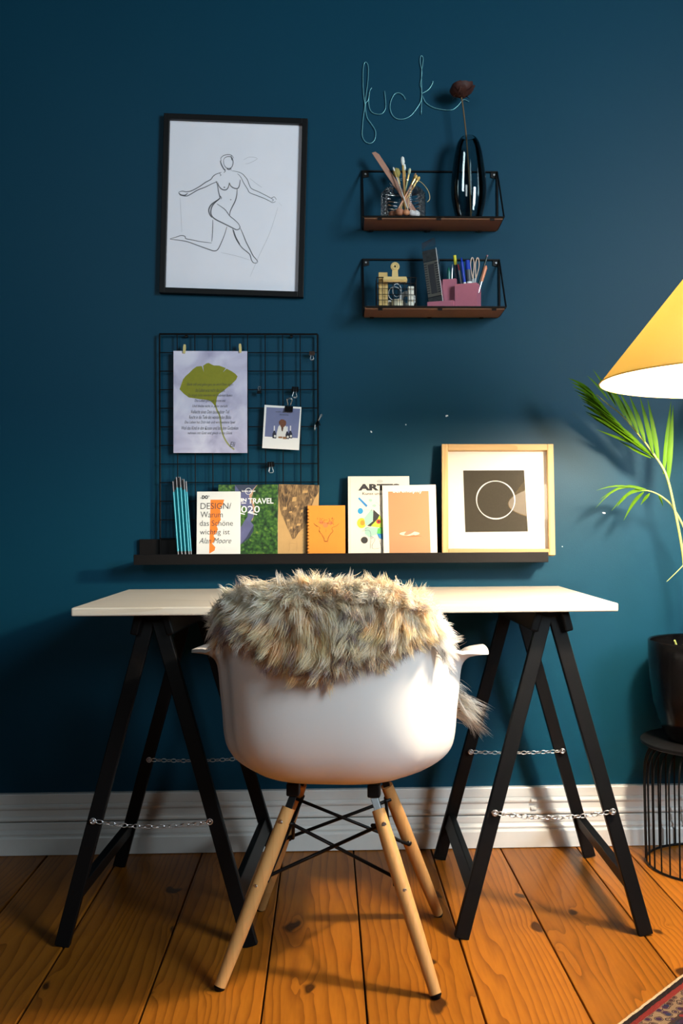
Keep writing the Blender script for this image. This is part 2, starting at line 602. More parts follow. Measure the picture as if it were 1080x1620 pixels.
# ------------------------------------------------------------------ armchair
CH = thing('shell_chair', 'white plastic armchair on beech dowel legs with black wire bracing, back to the room', 'chair', (-0.015, -0.689, 0), (0, 0, R(-7)))


def kf(x, keys):
    xs, ys = zip(*keys)
    x = abs(x)
    for i in range(len(xs) - 1):
        if x <= xs[i + 1]:
            t = (x - xs[i]) / (xs[i + 1] - xs[i])
            t = t * t * (3 - 2 * t)
            return ys[i] + (ys[i + 1] - ys[i]) * t
    return ys[-1]


Z0 = 0.382


def shell_wall(th):
    d = math.degrees(th)
    ax = kf(d, ((0, 0.200), (50, 0.200), (95, 0.246), (130, 0.248), (180, 0.235)))
    ay = 0.215 if abs(d) < 90 else 0.275
    s, c = abs(math.sin(th)) / ax, abs(math.cos(th)) / ay
    nn = 3.2
    return (s ** nn + c ** nn) ** (-1 / nn)


def shell_rim(th):
    d = math.degrees(th)
    z = kf(d, ((0, 0.795), (26, 0.788), (40, 0.757), (52, 0.705), (62, 0.665), (73, 0.646), (95, 0.634), (115, 0.634), (126, 0.61), (138, 0.53), (150, 0.465), (166, 0.435), (180, 0.43)))
    fl = kf(d, ((0, 0.05), (40, 0.04), (60, 0.02), (74, 0.05), (92, 0.076), (112, 0.076), (130, 0.04), (150, 0.02), (180, 0.02)))
    arm = kf(d, ((0, 0), (58, 0), (78, 1), (125, 1), (150, 0), (180, 0)))
    return z, fl, arm


PK = [(0.0, 0, 0), (0.33, 0, 0), (0.58, 0.015, 0), (0.75, 0.05, 0), (0.88, 0.115, 0), (0.965, 0.2, 0), (1.0, 0.32, 0), (1, 0.5, 0.05), (1, 0.68, 0.12), (1, 0.82, 0.16), (1, 0.92, 0.25), (1, 0.98, 0.5), (1, 1.0, 1.0)]


def shell_profile(th, per=3):
    rz, fl, arm = shell_rim(th)
    rw = shell_wall(th)
    ks = []
    for rho, f, g in PK:
        ge = g * arm + (f if rho == 1 else f * rho) * (1 - arm)
        ks.append((rho * rw + ge * fl, Z0 + f * (rz - Z0)))
    return smooth2(ks, per)


def shell_pt(th, r, z):
    return Vector((r * math.sin(th), -r * math.cos(th), z))


NT = 120
cols = [shell_profile(2 * math.pi * j / NT - math.pi) for j in range(NT)]
K = len(cols[0])
mb = MB()
vs = [shell_pt(2 * math.pi * j / NT - math.pi, *cols[j][k]) for j in range(NT) for k in range(1, K)]
vs.append(Vector((0, 0, Z0)))
fs = []
kk = K - 1
for j in range(NT):
    j2 = (j + 1) % NT
    for k in range(kk - 1):
        fs.append([j * kk + k, j2 * kk + k, j2 * kk + k + 1, j * kk + k + 1])
    fs.append([len(vs) - 1, j2 * kk, j * kk])
mb.add(vs, fs)
shell = mb.build('shell', M['white_plastic'], CH, smooth=True)
md = shell.modifiers.new('thickness', 'SOLIDIFY')
md.thickness = 0.007
md.offset = 0
md = shell.modifiers.new('rounding', 'BEVEL')
md.width = 0.002
md.segments = 2
md.limit_method = 'ANGLE'

feet = {'nl': (-0.21, -0.20), 'nr': (0.212, -0.20), 'fl': (-0.212, 0.205), 'fr': (0.205, 0.20)}
tops = {'nl': (-0.082, -0.088), 'nr': (0.085, -0.088), 'fl': (-0.088, 0.085), 'fr': (0.088, 0.085)}
for k in feet:
    f, t = Vector((*feet[k], 0.006)), Vector((*tops[k], 0.352))
    top_w = f.lerp(t, 0.93)
    leg = MB().tube([f, f.lerp(top_w, 0.3), f.lerp(top_w, 0.75), top_w], [0.0115, 0.0145, 0.0155, 0.0135], 16).build('leg', M['beech'], CH, smooth='auto')
    MB().tube([f + Vector((0, 0, -0.006)), f + Vector((0, 0, 0.0015))], [0.010, 0.0115], 16).build('glide', M['black'], leg)
    ax = (t - f).normalized()
    MB().beam(f.lerp(t, 0.86), t, 0.012, 0.0145, side=(0, 1, 0)).build('bracket', M['steel'] if k == 'nr' else M['black_metal'], CH, bevel=0.001)
    MB().box(t.x - 0.013, t.x + 0.013, t.y - 0.013, t.y + 0.013, 0.352, 0.378).build('mount', M['black_metal'], CH, bevel=0.003)
    outw = Vector((0.35 if f.x > 0 else -0.35, -1 if f.y < 0 else 1, 0)).normalized()
    for u in (0.52, 0.86):
        q = f.lerp(t, u) + outw * 0.012
        MB().tube([q, q + outw * 0.0035], [0.0062, 0.0045], 12).cyl(q + outw * 0.003, q + outw * 0.0042, 0.0022, 8).build('bolt', M['steel'], leg if False else CH, smooth='auto')


def on_leg(k, u):
    return Vector((*feet[k], 0.006)).lerp(Vector((*tops[k], 0.352)), u)


for a, b in (('nl', 'nr'), ('fl', 'fr'), ('nl', 'fl'), ('nr', 'fr')):
    for p_, q_ in ((a, b), (b, a)):
        lo, hi = on_leg(p_, 0.535), on_leg(q_, 0.845)
        if a[0] == b[0]:
            off = Vector((0, 0.014 if a[0] == 'n' else -0.014, 0))
        else:
            off = Vector((0.014 if a[1] == 'l' else -0.014, 0, 0))
        if p_ == b:
            off = off * 1.6
        pts = [lo + off * 0.3, lo + off, hi + off, hi + off * 0.3]
        MB().tube(pts, 0.0038, 8).sphere(lo + off * 0.6, 0.007).build('brace', M['black_metal'], CH, smooth=True)

# ------------------------------------------------------------------ sheepskin over the chair back
SK = thing('sheepskin', 'shaggy cream and brown sheepskin draped over the white chair back', 'sheepskin', (-0.015, -0.689, 0), (0, 0, R(-7)))


def wall_at(th, z, inner=False):
    """Point and outward normal on the shell wall at height z."""
    def pt(t, zz):
        pr = shell_profile(t, 2)
        zz = min(zz, pr[-1][1])
        for i in range(len(pr) - 1, 0, -1):
            if pr[i - 1][1] <= zz:
                dz = pr[i][1] - pr[i - 1][1]
                u = (zz - pr[i - 1][1]) / dz if dz > 1e-6 else 1
                return shell_pt(t, pr[i - 1][0] + (pr[i][0] - pr[i - 1][0]) * u, zz)
        return shell_pt(t, *pr[0])
    p = pt(th, z)
    d1 = pt(th + 0.02, z) - pt(th - 0.02, z)
    d2 = p - pt(th, z - 0.01)
    nn = d1.cross(d2)
    nn = nn.normalized() if nn.length > 1e-9 else Vector((0, -1, 0))
    out = Vector((math.sin(th), -math.cos(th), 0))
    if nn.dot(out) < 0:
        nn = -nn
    return p, nn


def hem(d):
    """Lower edge of the hide on the outside of the back, by angle in degrees."""
    if d >= 0:
        return kf(d, ((0, 0.634), (22, 0.672), (40, 0.708), (52, 0.722), (55, 0.70), (60, 0.668), (74, 0.668)))
    return kf(-d, ((0, 0.634), (20, 0.668), (38, 0.712), (60, 0.73), (74, 0.73)))


hide_v, hide_f, grid = [], [], {}
DEG = list(range(-52, 61, 4))
ROWS = 14
for i, d in enumerate(DEG):
    th = R(d)
    rz = shell_rim(th)[0]
    lowz = min(hem(d), rz - 0.015)
    for r_ in range(ROWS):
        q = r_ / (ROWS - 1)
        if q <= 0.5:
            z = lowz + (rz - lowz) * (q / 0.5)
            p, nn = wall_at(th, z)
            pos = p + nn * 0.011
            if q > 0.4:
                nn = (nn + Vector((0, 0, 1)) * (q - 0.4) * 8).normalized()
        else:
            z = rz - (rz - 0.47) * ((q - 0.5) / 0.5)
            p, nn = wall_at(th, z)
            nn = -nn
            pos = p + nn * 0.011
            if q < 0.6:
                nn = (nn + Vector((0, 0, 1)) * (0.6 - q) * 10).normalized()
        if abs(q - 0.5) < 0.05:
            pos.z += 0.010
        grid[(i, r_)] = (pos, nn, q)
        hide_v.append(pos)
for i in range(len(DEG) - 1):
    for r_ in range(ROWS - 1):
        hide_f.append([i * ROWS + r_, (i + 1) * ROWS + r_, (i + 1) * ROWS + r_ + 1, i * ROWS + r_ + 1])
M['hide'] = mat('tan_hide', (0.33, 0.22, 0.12, 1), 0.9)
h = MB().add(hide_v, hide_f).build('hide', M['hide'], SK, smooth=True)
md = h.modifiers.new('thickness', 'SOLIDIFY')
md.thickness = 0.003
md.offset = 0


def seat_hide(u, v):
    """Part of the hide that covers the seat."""
    x, y = -0.14 + 0.28 * u, -0.06 + 0.24 * v
    return Vector((x, y, 0.420 + 0.35 * x * x + 0.25 * y * y))


flap = smooth2([(0.125, 0.165, 0.440), (0.160, 0.205, 0.500), (0.186, 0.232, 0.548), (0.214, 0.242, 0.545), (0.240, 0.246, 0.510), (0.252, 0.248, 0.465)], 3)
mb = MB()
mb.add([seat_hide(a / 8, b / 6) for a in range(9) for b in range(7)], [[a * 7 + b, (a + 1) * 7 + b, (a + 1) * 7 + b + 1, a * 7 + b + 1] for a in range(8) for b in range(6)])
mb.add([Vector(q) + Vector((0.018 * k, -0.022 * k, 0)) for q in flap for k in (-1, 0, 1)], [[3 * i + k, 3 * i + k + 1, 3 * i + k + 4, 3 * i + k + 3] for i in range(len(flap) - 1) for k in (0, 1)])
mb.build('seat_hide', M['hide'], SK, smooth=True)

roots = []
for (i, r_), (pos, nn, q) in grid.items():
    if i >= len(DEG) - 1 or r_ >= ROWS - 1:
        continue
    p10, p01 = grid[(i + 1, r_)][0], grid[(i, r_ + 1)][0]
    area = (p10 - pos).length * (p01 - pos).length
    dens = 19000 if q < 0.56 else 5000
    cnt = max(1, int(area * dens + random.random()))
    for _ in range(cnt):
        a, b = random.random(), random.random()
        p11 = grid[(i + 1, r_ + 1)][0]
        P = pos.lerp(p10, a).lerp(p01.lerp(p11, a), b)
        N = nn.lerp(grid[(i + 1, r_ + 1)][1], (a + b) / 2).normalized()
        roots.append((P, N, q + b / (ROWS - 1), DEG[i] + 4 * a, 0))
for _ in range(90):
    a, b = random.random(), random.random()
    roots.append((seat_hide(a * 0.72 + 0.04, b * 0.9 + 0.05), Vector((0, 0.2, 1)).normalized(), 0.8, 0, 1))
for _ in range(40):      # fur of the flap that spills over the front corner of the seat
    q = Vector(flap[random.randrange(len(flap) * 2 // 3, len(flap))]) + Vector((0.018, -0.022, 0)) * random.uniform(-1, 1)
    roots.append((q, Vector((1, 0.2, 0.1)).normalized(), 0.8, 0, 2))

SEG, PER = 6, 56
V, Fc, C = [], [], []
cream, tan, dark, white = np.array([0.98, 0.915, 0.79]), np.array([0.92, 0.615, 0.33]), np.array([0.125, 0.095, 0.13]), np.array([0.95, 0.93, 0.88])
base = 0


def field(p, k):
    """Slow-varying swirl so neighbouring locks lie the same way."""
    return math.sin(p.x * 31 + k * 1.7 + 1.3 * math.sin(p.z * 27 + k)) * 0.6 + math.sin(p.z * 43 - p.x * 23 + k * 2.9) * 0.4


for (P, N, q, d, kind) in roots:
    side = Vector((random.gauss(0, 1), random.gauss(0, 1), random.gauss(0, 1))).normalized()
    swirl = Vector((field(P, 0.3), 0.25 * field(P, 2.0), 0.55 * field(P, 4.1)))
    sx = math.sin(R(d))
    if kind == 2:
        length = random.uniform(0.045, 0.070)
        dirv = (Vector((1.0, -0.1, -0.45)) + side * 0.5).normalized()
        grav = 0.016
    elif q < 0.40:
        length = random.uniform(0.030, 0.052) * (0.85 if q < 0.1 else 1.0)
        dirv = (N * 0.46 + Vector((sx * 0.30, 0, -0.72)) + swirl * 0.75 + side * 0.45).normalized()
        grav = 0.010
    elif q < 0.58:
        length = random.choice((0.020, 0.026, 0.030, 0.034, 0.046))
        dirv = (N * 0.40 + Vector((sx * 0.30, random.uniform(-0.75, 0.2), 0.34)) + swirl * 0.4 + side * 0.40).normalized()
        grav = 0.010
    else:
        length = random.uniform(0.03, 0.05)
        dirv = (N * 0.7 + Vector((0, 0, -0.5)) + side * 0.4).normalized()
        grav = 0.012
    # colour of the lock: brown base, cream body, some with near-black tips
    edge = max(0.0, 1 - q / 0.16)
    patch = field(P * 0.6, 7.0)
    pd = 0.13 + 0.40 * edge + (0.16 if d < -25 else 0) + 0.22 * max(0, patch) - (0.3 if d > 44 else 0)
    if q > 0.42:
        pd *= 0.3
    has_dark = random.random() < pd and kind == 0
    warm = min(1, max(0, random.gauss(0.42 - 0.35 * (q > 0.34) + 0.2 * edge + 0.25 * field(P * 0.8, 5.0), 0.22)))
    if d > 46 or kind:
        warm *= 0.12
    body = cream * (1 - warm) + tan * warm
    if d > 46 or kind == 2:
        body = white
    body = body * random.uniform(0.9, 1.12)
    rt_c = body * (0.75 if d < 46 else 0.92) + tan * (0.16 if d < 46 else 0.06)
    tip_c = dark * random.uniform(0.8, 2.0) if has_dark else np.minimum(body * 1.15 + 0.04, 0.92)
    per = PER if q < 0.56 else 24
    Pn = np.array(P)
    D = np.array(dirv)
    off = rng.normal(0, 0.0080, (per, 3))
    off -= np.outer(off @ np.array(N), np.array(N)) * 0.85
    L = length * rng.uniform(0.6, 1.15, per)
    tt = np.linspace(0, 1, SEG)
    curl = np.array(side) * random.uniform(-0.010, 0.010)
    wav = np.cross(D, np.array(side)) * random.uniform(0.0015, 0.0035)
    conv = 0.62 * tt ** 0.9
    pts = Pn + off[:, None, :] * (1 - conv)[None, :, None] + D[None, None, :] * (L[:, None] * tt[None, :])[:, :, None]
    pts = pts + curl[None, None, :] * (np.sin(tt * 2.6)[None, :, None]) + wav[None, None, :] * (np.sin(tt * 7.5)[None, :, None])
    pts[:, :, 2] -= grav * (tt ** 2)[None, :]
    pts += rng.normal(0, 0.0022, (per, 1, 3)) * tt[None, :, None]
    wdir = np.cross(D, rng.normal(0, 1, (per, 3)))
    wdir /= np.linalg.norm(wdir, axis=1)[:, None] + 1e-9
    wd = 0.00062 * np.array([1.0, 1.0, 0.95, 0.8, 0.55, 0.1])
    A = pts + wdir[:, None, :] * wd[None, :, None]
    B = pts - wdir[:, None, :] * wd[None, :, None]
    V.append(np.stack([A, B], 2).reshape(-1, 3))
    cc = np.empty((SEG, 3))
    for k in range(SEG):
        t = tt[k]
        cc[k] = rt_c * (1 - t / 0.6) + body * (t / 0.6) if t < 0.6 else body * (1 - (t - 0.6) / 0.4) + tip_c * ((t - 0.6) / 0.4)
    if has_dark:
        cc[4] = body * 0.3 + tip_c * 0.7
    C.append(np.repeat(np.tile(cc, (per, 1)), 2, axis=0))
    idx = base + (np.arange(per)[:, None] * SEG * 2 + np.arange(SEG - 1)[None, :] * 2).ravel()
    Fc.append(np.stack([idx, idx + 1, idx + 3, idx + 2], 1))
    base += per * SEG * 2
V, C, Fc = np.concatenate(V), np.clip(np.concatenate(C), 0.01, 0.97), np.concatenate(Fc)
me = bpy.data.meshes.new('fleece')
me.vertices.add(len(V))
me.vertices.foreach_set('co', V.astype(np.float32).ravel())
me.loops.add(len(Fc) * 4)
me.loops.foreach_set('vertex_index', Fc.astype(np.int32).ravel())
me.polygons.add(len(Fc))
me.polygons.foreach_set('loop_start', np.arange(0, len(Fc) * 4, 4, dtype=np.int32))
me.polygons.foreach_set('use_smooth', np.ones(len(Fc), dtype=bool))
me.update(calc_edges=True)
at = me.color_attributes.new('wool_colour', 'FLOAT_COLOR', 'POINT')
at.data.foreach_set('color', np.concatenate([C, np.ones((len(C), 1))], 1).astype(np.float32).ravel())
mt = bpy.data.materials.new('sheep_wool')
mt.use_nodes = True
nt = mt.node_tree
nt.nodes.clear()
out = nt.nodes.new('ShaderNodeOutputMaterial')
ca = nt.nodes.new('ShaderNodeVertexColor')
ca.layer_name = 'wool_colour'
df, tl, mx = nt.nodes.new('ShaderNodeBsdfDiffuse'), nt.nodes.new('ShaderNodeBsdfTranslucent'), nt.nodes.new('ShaderNodeMixShader')
mx.inputs[0].default_value = 0.5
nt.links.new(ca.outputs[0], df.inputs[0])
nt.links.new(ca.outputs[0], tl.inputs[0])
nt.links.new(df.outputs[0], mx.inputs[1])
nt.links.new(tl.outputs[0], mx.inputs[2])
nt.links.new(mx.outputs[0], out.inputs[0])
fl = link('fleece', me, mt, SK)
fl['kind'] = 'stuff'

# ------------------------------------------------------------------ lamp at the right
LX, LY, RIMZ = 0.81, -0.90, 1.190
LP = thing('floor_lamp', 'tall lamp with a wide yellow cone shade, lit, beside the palm', 'lamp', (LX, LY, 0.007))
mt = bpy.data.materials.new('yellow_shade_fabric')
mt.use_nodes = True
nt = mt.node_tree
nt.nodes.clear()
out = nt.nodes.new('ShaderNodeOutputMaterial')
df, tl, mx = nt.nodes.new('ShaderNodeBsdfDiffuse'), nt.nodes.new('ShaderNodeBsdfTranslucent'), nt.nodes.new('ShaderNodeMixShader')
df.inputs[0].default_value = (0.80, 0.52, 0.17, 1)
tl.inputs[0].default_value = (1.0, 0.82, 0.24, 1)
mx.inputs[0].default_value = 0.125
nt.links.new(df.outputs[0], mx.inputs[1])
nt.links.new(tl.outputs[0], mx.inputs[2])
nt.links.new(mx.outputs[0], out.inputs[0])
M['shade'] = mt
rz = RIMZ - 0.007
MB().lathe([(0.300, rz), (0.055, rz + 0.305)], 96).build('lamp_shade', M['shade'], LP, smooth=True)
mt = bpy.data.materials.new('white_shade_lining')
mt.use_nodes = True
nt = mt.node_tree
nt.nodes.clear()
out = nt.nodes.new('ShaderNodeOutputMaterial')
df, tl, mx = nt.nodes.new('ShaderNodeBsdfDiffuse'), nt.nodes.new('ShaderNodeBsdfTranslucent'), nt.nodes.new('ShaderNodeMixShader')
df.inputs[0].default_value = (0.86, 0.84, 0.80, 1)
tl.inputs[0].default_value = (1.0, 0.95, 0.86, 1)
mx.inputs[0].default_value = 0.16
nt.links.new(df.outputs[0], mx.inputs[1])
nt.links.new(tl.outputs[0], mx.inputs[2])
nt.links.new(mx.outputs[0], out.inputs[0])
MB().lathe([(0.2985, rz + 0.0006), (0.0535, rz + 0.3045)], 96).build('shade_lining', mt, LP, smooth=True)
MB().tube([(0.300 * math.cos(t), 0.300 * math.sin(t), rz) for t in (2 * math.pi * i / 96 for i in range(96))], 0.0016, 6, closed=True).build('shade_ring', M['shade'], LP, smooth=True)
MB().lathe([(0.0, 0.0), (0.115, 0.0), (0.118, 0.006), (0.112, 0.016), (0.02, 0.022), (0.0, 0.022)], 40).build('base', M['black_metal'], LP, smooth='auto')
MB().cyl((0, 0, 0.02), (0, 0, rz - 0.055), 0.009, 12).build('pole', M['black_metal'], LP, smooth='auto')
MB().lathe([(0.0, rz - 0.06), (0.017, rz - 0.058), (0.019, rz - 0.024), (0.016, rz - 0.012), (0, rz - 0.012)], 20).build('socket', M['black_metal'], LP, smooth='auto')
sp = MB()
for i in range(3):
    a = 2 * math.pi * i / 3 + 0.5
    sp.tube([(0.017 * math.cos(a), 0.017 * math.sin(a), rz - 0.04), (0.075 * math.cos(a), 0.075 * math.sin(a), rz + 0.03), (0.055 * math.cos(a), 0.055 * math.sin(a), rz + 0.304)], 0.0014, 5)
sp.build('shade_carrier', M['steel'], LP)
mt = bpy.data.materials.new('glowing_bulb')
mt.use_nodes = True
nt = mt.node_tree
nt.nodes.clear()
out, em = nt.nodes.new('ShaderNodeOutputMaterial'), nt.nodes.new('ShaderNodeEmission')
em.inputs[0].default_value = (1.0, 0.82, 0.60, 1)
em.inputs[1].default_value = 1220
nt.links.new(em.outputs[0], out.inputs[0])
MB().sphere((0, 0, rz + 0.030), 0.048, 24, 16).build('bulb', mt, LP, smooth=True)

# ------------------------------------------------------------------ wire table with the potted palm
PX, PY = 0.964, -0.205
ST = thing('wire_side_table', 'low round black table with a cage of bent wires, under the palm pot', 'side table', (PX, PY, 0))
MB().lathe([(0, 0.318), (0.170, 0.318), (0.177, 0.322), (0.177, 0.329), (0.174, 0.331), (0, 0.331)], 64).build('table_top', M['black_metal'], ST, smooth='auto')
wire = MB().tube(smooth2([(0.120, 0, 0.317), (0.148, 0, 0.306), (0.164, 0, 0.275), (0.168, 0, 0.22), (0.167, 0, 0.12), (0.165, 0, 0.006)], 4), 0.0023, 6).mesh('wire')
wire.materials.append(M['black_metal'])
for i in range(36):
    o = bpy.data.objects.new('wire', wire)
    COL.objects.link(o)
    o.parent = ST
    o.rotation_euler = (0, 0, 2 * math.pi * (i + 0.4) / 36)
for r_, z, nm in ((0.165, 0.004, 'foot_ring'), (0.122, 0.315, 'upper_ring')):
    MB().tube([(r_ * math.cos(t), r_ * math.sin(t), z) for t in (2 * math.pi * i / 64 for i in range(64))], 0.0034, 8, closed=True).build(nm, M['black_metal'], ST, smooth=True)

PP = thing('potted_palm', 'green parlour palm in a glossy black pot on the wire table', 'palm', (PX, PY, 0.331))
MB().lathe([(0.0, 0.001), (0.100, 0.001), (0.108, 0.004), (0.120, 0.028), (0.134, 0.062), (0.145, 0.105), (0.152, 0.160), (0.1555, 0.225), (0.156, 0.262), (0.154, 0.265), (0.150, 0.262), (0.149, 0.20), (0.14, 0.1), (0.11, 0.03), (0, 0.02)], 64).build('pot', M['black_gloss'], PP, smooth='auto')
MB().lathe([(0.0, 0.232), (0.08, 0.235), (0.151, 0.228)], 40).build('soil', mat('potting_soil', (0.05, 0.035, 0.025, 1), 0.95, noise=0.5, nscale=90, bump=1.0), PP, smooth=True)


def leaf_mat(name, a, b, tr):
    mt, nt, p = newmat(name)
    mp = mapped(nt, (1, 1, 1), 5.0)
    c = mixc(nt, noise_node(nt, mp.outputs['Vector'], 14, 2), a, b)
    nt.links.new(c, p.inputs['Base Color'])
    p.inputs['Roughness'].default_value = 0.5
    p.inputs['Specular IOR Level'].default_value = 0.15
    tlz = nt.nodes.new('ShaderNodeBsdfTranslucent')
    nt.links.new(c, tlz.inputs[0])
    mxs = nt.nodes.new('ShaderNodeMixShader')
    mxs.inputs[0].default_value = tr
    o = nt.nodes['Material Output']
    nt.links.new(p.outputs[0], mxs.inputs[1])
    nt.links.new(tlz.outputs[0], mxs.inputs[2])
    nt.links.new(mxs.outputs[0], o.inputs[0])
    return mt


M['leaf'] = leaf_mat('palm_leaflet', (0.06, 0.16, 0.005, 1), (0.12, 0.26, 0.008, 1), 0.32)
M['stalk'] = mat('palm_stalk', (0.42, 0.46, 0.13, 1), 0.5)
PS = 0.00165          # one drawing unit of the palm sketch in metres


def pk(u, v, y=0.0):
    """Palm sketch (right, down) to pot-centred metres."""
    return Vector(((u - 1121) * PS, y, 0.264 - (v - 1015) * PS))


def leaflet(parent, p0, p1, width, bend=0.0, twist=None):
    p0, p1 = Vector(p0), Vector(p1)
    d = p1 - p0
    side = Vector((0, 0, 1)).cross(d)
    side = d.cross(Vector((0, -1, 0.15))).normalized() if twist is None else d.cross(Vector(twist)).normalized()
    nrm = side.cross(d).normalized()
    prof = (0.25, 0.8, 1.0, 0.92, 0.7, 0.4, 0.04)
    vs = []
    for i, w in enumerate(prof):
        t = i / (len(prof) - 1)
        c = p0.lerp(p1, t) + Vector((0, 0, 1)) * (bend * math.sin(math.pi * t))
        ww = width * w * 0.5
        vs += [c - side * ww + nrm * ww * 0.35, c, c + side * ww + nrm * ww * 0.35]
    fs = []
    for i in range(len(prof) - 1):
        for k in (0, 1):
            fs.append([3 * i + k, 3 * i + k + 1, 3 * i + k + 4, 3 * i + k + 3])
    return MB().add(vs, fs).build('leaflet', M['leaf'], parent, smooth=True)


def frond(pts, r0, r1):
    s = smooth2(pts, 6)
    k = len(s)
    return MB().tube(s, [r0 + (r1 - r0) * i / (k - 1) for i in range(k)], 8).build('frond_stalk', M['stalk'], PP, smooth=True)


# tall frond that reaches up behind the lamp shade
main = [pk(1082, 1030, 0.0), pk(1086, 960, 0.0), pk(1079, 880, -0.01), pk(1063, 800, -0.02), pk(1050, 748, -0.02), pk(1030, 712, -0.01), pk(1007, 680, 0.0), pk(985, 652, 0.01), pk(962, 632, 0.02), pk(945, 618, 0.02)]
f1 = frond(main, 0.0045, 0.0012)
for (u0, v0), (u1, v1), w in (((1047, 748), (1060, 632), 8), ((1054, 765), (1063, 638), 9), ((1040, 730), (1022, 628), 8), ((1031, 716), (1008, 626), 8), ((1018, 696), (994, 622), 8), ((1008, 684), (977, 616), 7), ((997, 670), (962, 604), 7), ((985, 655), (950, 594), 6), ((972, 640), (936, 580), 5), ((960, 630), (925, 590), 4)):
    leaflet(f1, pk(u0, v0, -0.015), pk(u1, v1, random.uniform(-0.03, 0.0)), w * PS, 0.004)
for i in range(13):
    t = i / 12
    u0, v0 = 1035 - 95 * t, 722 - 100 * t + 6 * math.sin(t * 3)
    ln = 118 - 62 * t
    a = R(41 + 5 * t + random.uniform(-3, 3))
    leaflet(f1, pk(u0, v0, -0.005), pk(u0 - ln * math.cos(a), v0 - ln * math.sin(a) + 8, random.uniform(0.02, 0.07)), 12 * PS * (1 - 0.4 * t), 0.006, (0.2, -0.9, 0.5))
for (u0, v0), (u1, v1) in (((1030, 722), (985, 690)), ((1010, 700), (950, 673)), ((990, 680), (932, 646))):
    leaflet(f1, pk(u0, v0), pk(u1, v1, 0.05), 5 * PS, -0.002)
# small drooping frond
f2 = frond([pk(1098, 1030, 0.02), pk(1100, 930, 0.01), pk(1088, 850, 0.0), pk(1066, 803, 0.0), pk(1050, 786, 0.0), pk(1034, 776, 0.01), pk(1016, 772, 0.02)], 0.004, 0.0012)
for (u0, v0), (u1, v1), w, bd in (((1030, 774), (972, 806), 6, 0.022), ((1024, 772), (953, 788), 5, 0.02), ((1016, 772), (944, 802), 4, 0.028), ((1020, 776), (993, 822), 6, 0.01), ((1030, 778), (1018, 797), 5, 0.002), ((1006, 769), (945, 773), 3, 0.008), ((1044, 781), (1056, 800), 4, 0.003), ((995, 780), (978, 800), 4, 0.003)):
    leaflet(f2, pk(u0, v0, 0.012), pk(u1, v1, random.uniform(0.02, 0.05)), w * PS, bd)
# thin dry blade, cut stub, and fronds that lean out of the picture
f3 = frond([pk(1090, 1030, -0.02), pk(1092, 940, -0.03), pk(1087, 890, -0.04), pk(1081, 882, -0.045), pk(1072, 893, -0.045), pk(1060, 905, -0.045), pk(1045, 919, -0.045)], 0.003, 0.0006)
frond([pk(1066, 1030, -0.03), pk(1061, 1018, -0.035), pk(1058, 1012, -0.04)], 0.003, 0.0026)
for pts in ([pk(1130, 1030, 0.02), pk(1138, 940, 0.03), pk(1160, 840, 0.03), pk(1200, 760, 0.04), pk(1245, 720, 0.05)], [pk(1120, 1030, 0.03), pk(1128, 920, 0.05), pk(1130, 800, 0.06), pk(1150, 700, 0.08), pk(1185, 640, 0.10)]):
    fo = frond(pts, 0.0042, 0.0012)
    for i in range(9):
        t = 0.55 + 0.05 * i
        q = smooth2(pts, 20)
        q = Vector(q[min(len(q) - 1, int(t * (len(q) - 1)))])
        for s in (-1, 1):
            leaflet(fo, q, q + Vector((0.05 + s * 0.07, random.uniform(-0.02, 0.03), 0.12 - 0.05 * s - 0.05 * t)), 0.014, 0.01)

# ------------------------------------------------------------------ patterned rug, bottom right
ang = math.atan2(0.72, 0.69)
RG = thing('patterned_rug', 'dark red and navy oriental rug with a cream bound edge, corner of floor', 'rug', (0.498 + 0.72 * 0.5, -1.042 - 0.69 * 0.5, 0.0), (0, 0, ang - math.pi))
# local y runs away from the visible edge: edge at y = +0.5
mt, nt, p = newmat('oriental_rug_pile')
tc = nt.nodes.new('ShaderNodeTexCoord')
sep = nt.nodes.new('ShaderNodeSeparateXYZ')
nt.links.new(tc.outputs['Object'], sep.inputs[0])
dx = mathn(nt, 'SUBTRACT', 0.75, mathn(nt, 'ABSOLUTE', sep.outputs[0]))
dy = mathn(nt, 'SUBTRACT', 0.5, mathn(nt, 'ABSOLUTE', sep.outputs[1]))
dd = mathn(nt, 'MINIMUM', dx, dy)
wob = mathn(nt, 'MULTIPLY', mathn(nt, 'SUBTRACT', noise_node(nt, tc.outputs['Object'], 60, 2), 0.5), 0.006)
dd = mathn(nt, 'ADD', dd, wob)
rp = ramp(nt, [(0.0, (0.010, 0.006, 0.006, 1)), (0.009, (0.010, 0.006, 0.006, 1)), (0.0095, (0.11, 0.012, 0.010, 1)), (0.021, (0.12, 0.014, 0.012, 1)), (0.022, (0.15, 0.10, 0.058, 1)), (0.060, (0.14, 0.09, 0.052, 1)), (0.062, (0.03, 0.016, 0.010, 1)), (0.070, (0.012, 0.013, 0.024, 1))])
rp.color_ramp.interpolation = 'CONSTANT'
nt.links.new(dd, rp.inputs[0])
vor = nt.nodes.new('ShaderNodeTexVoronoi')
vor.inputs['Scale'].default_value = 66
nt.links.new(tc.outputs['Object'], vor.inputs['Vector'])
mot = mathn(nt, 'LESS_THAN', vor.outputs['Distance'], 0.40)
ring = mathn(nt, 'MULTIPLY', mathn(nt, 'GREATER_THAN', vor.outputs['Distance'], 0.46), mathn(nt, 'LESS_THAN', vor.outputs['Distance'], 0.56))
inb = mathn(nt, 'GREATER_THAN', dd, 0.024)
pr = ramp(nt, [(0.0, (0.025, 0.010, 0.03, 1)), (0.35, (0.012, 0.014, 0.04, 1)), (0.6, (0.12, 0.012, 0.012, 1)), (0.8, (0.03, 0.012, 0.012, 1)), (1.0, (0.12, 0.04, 0.025, 1))])
pr.color_ramp.interpolation = 'CONSTANT'
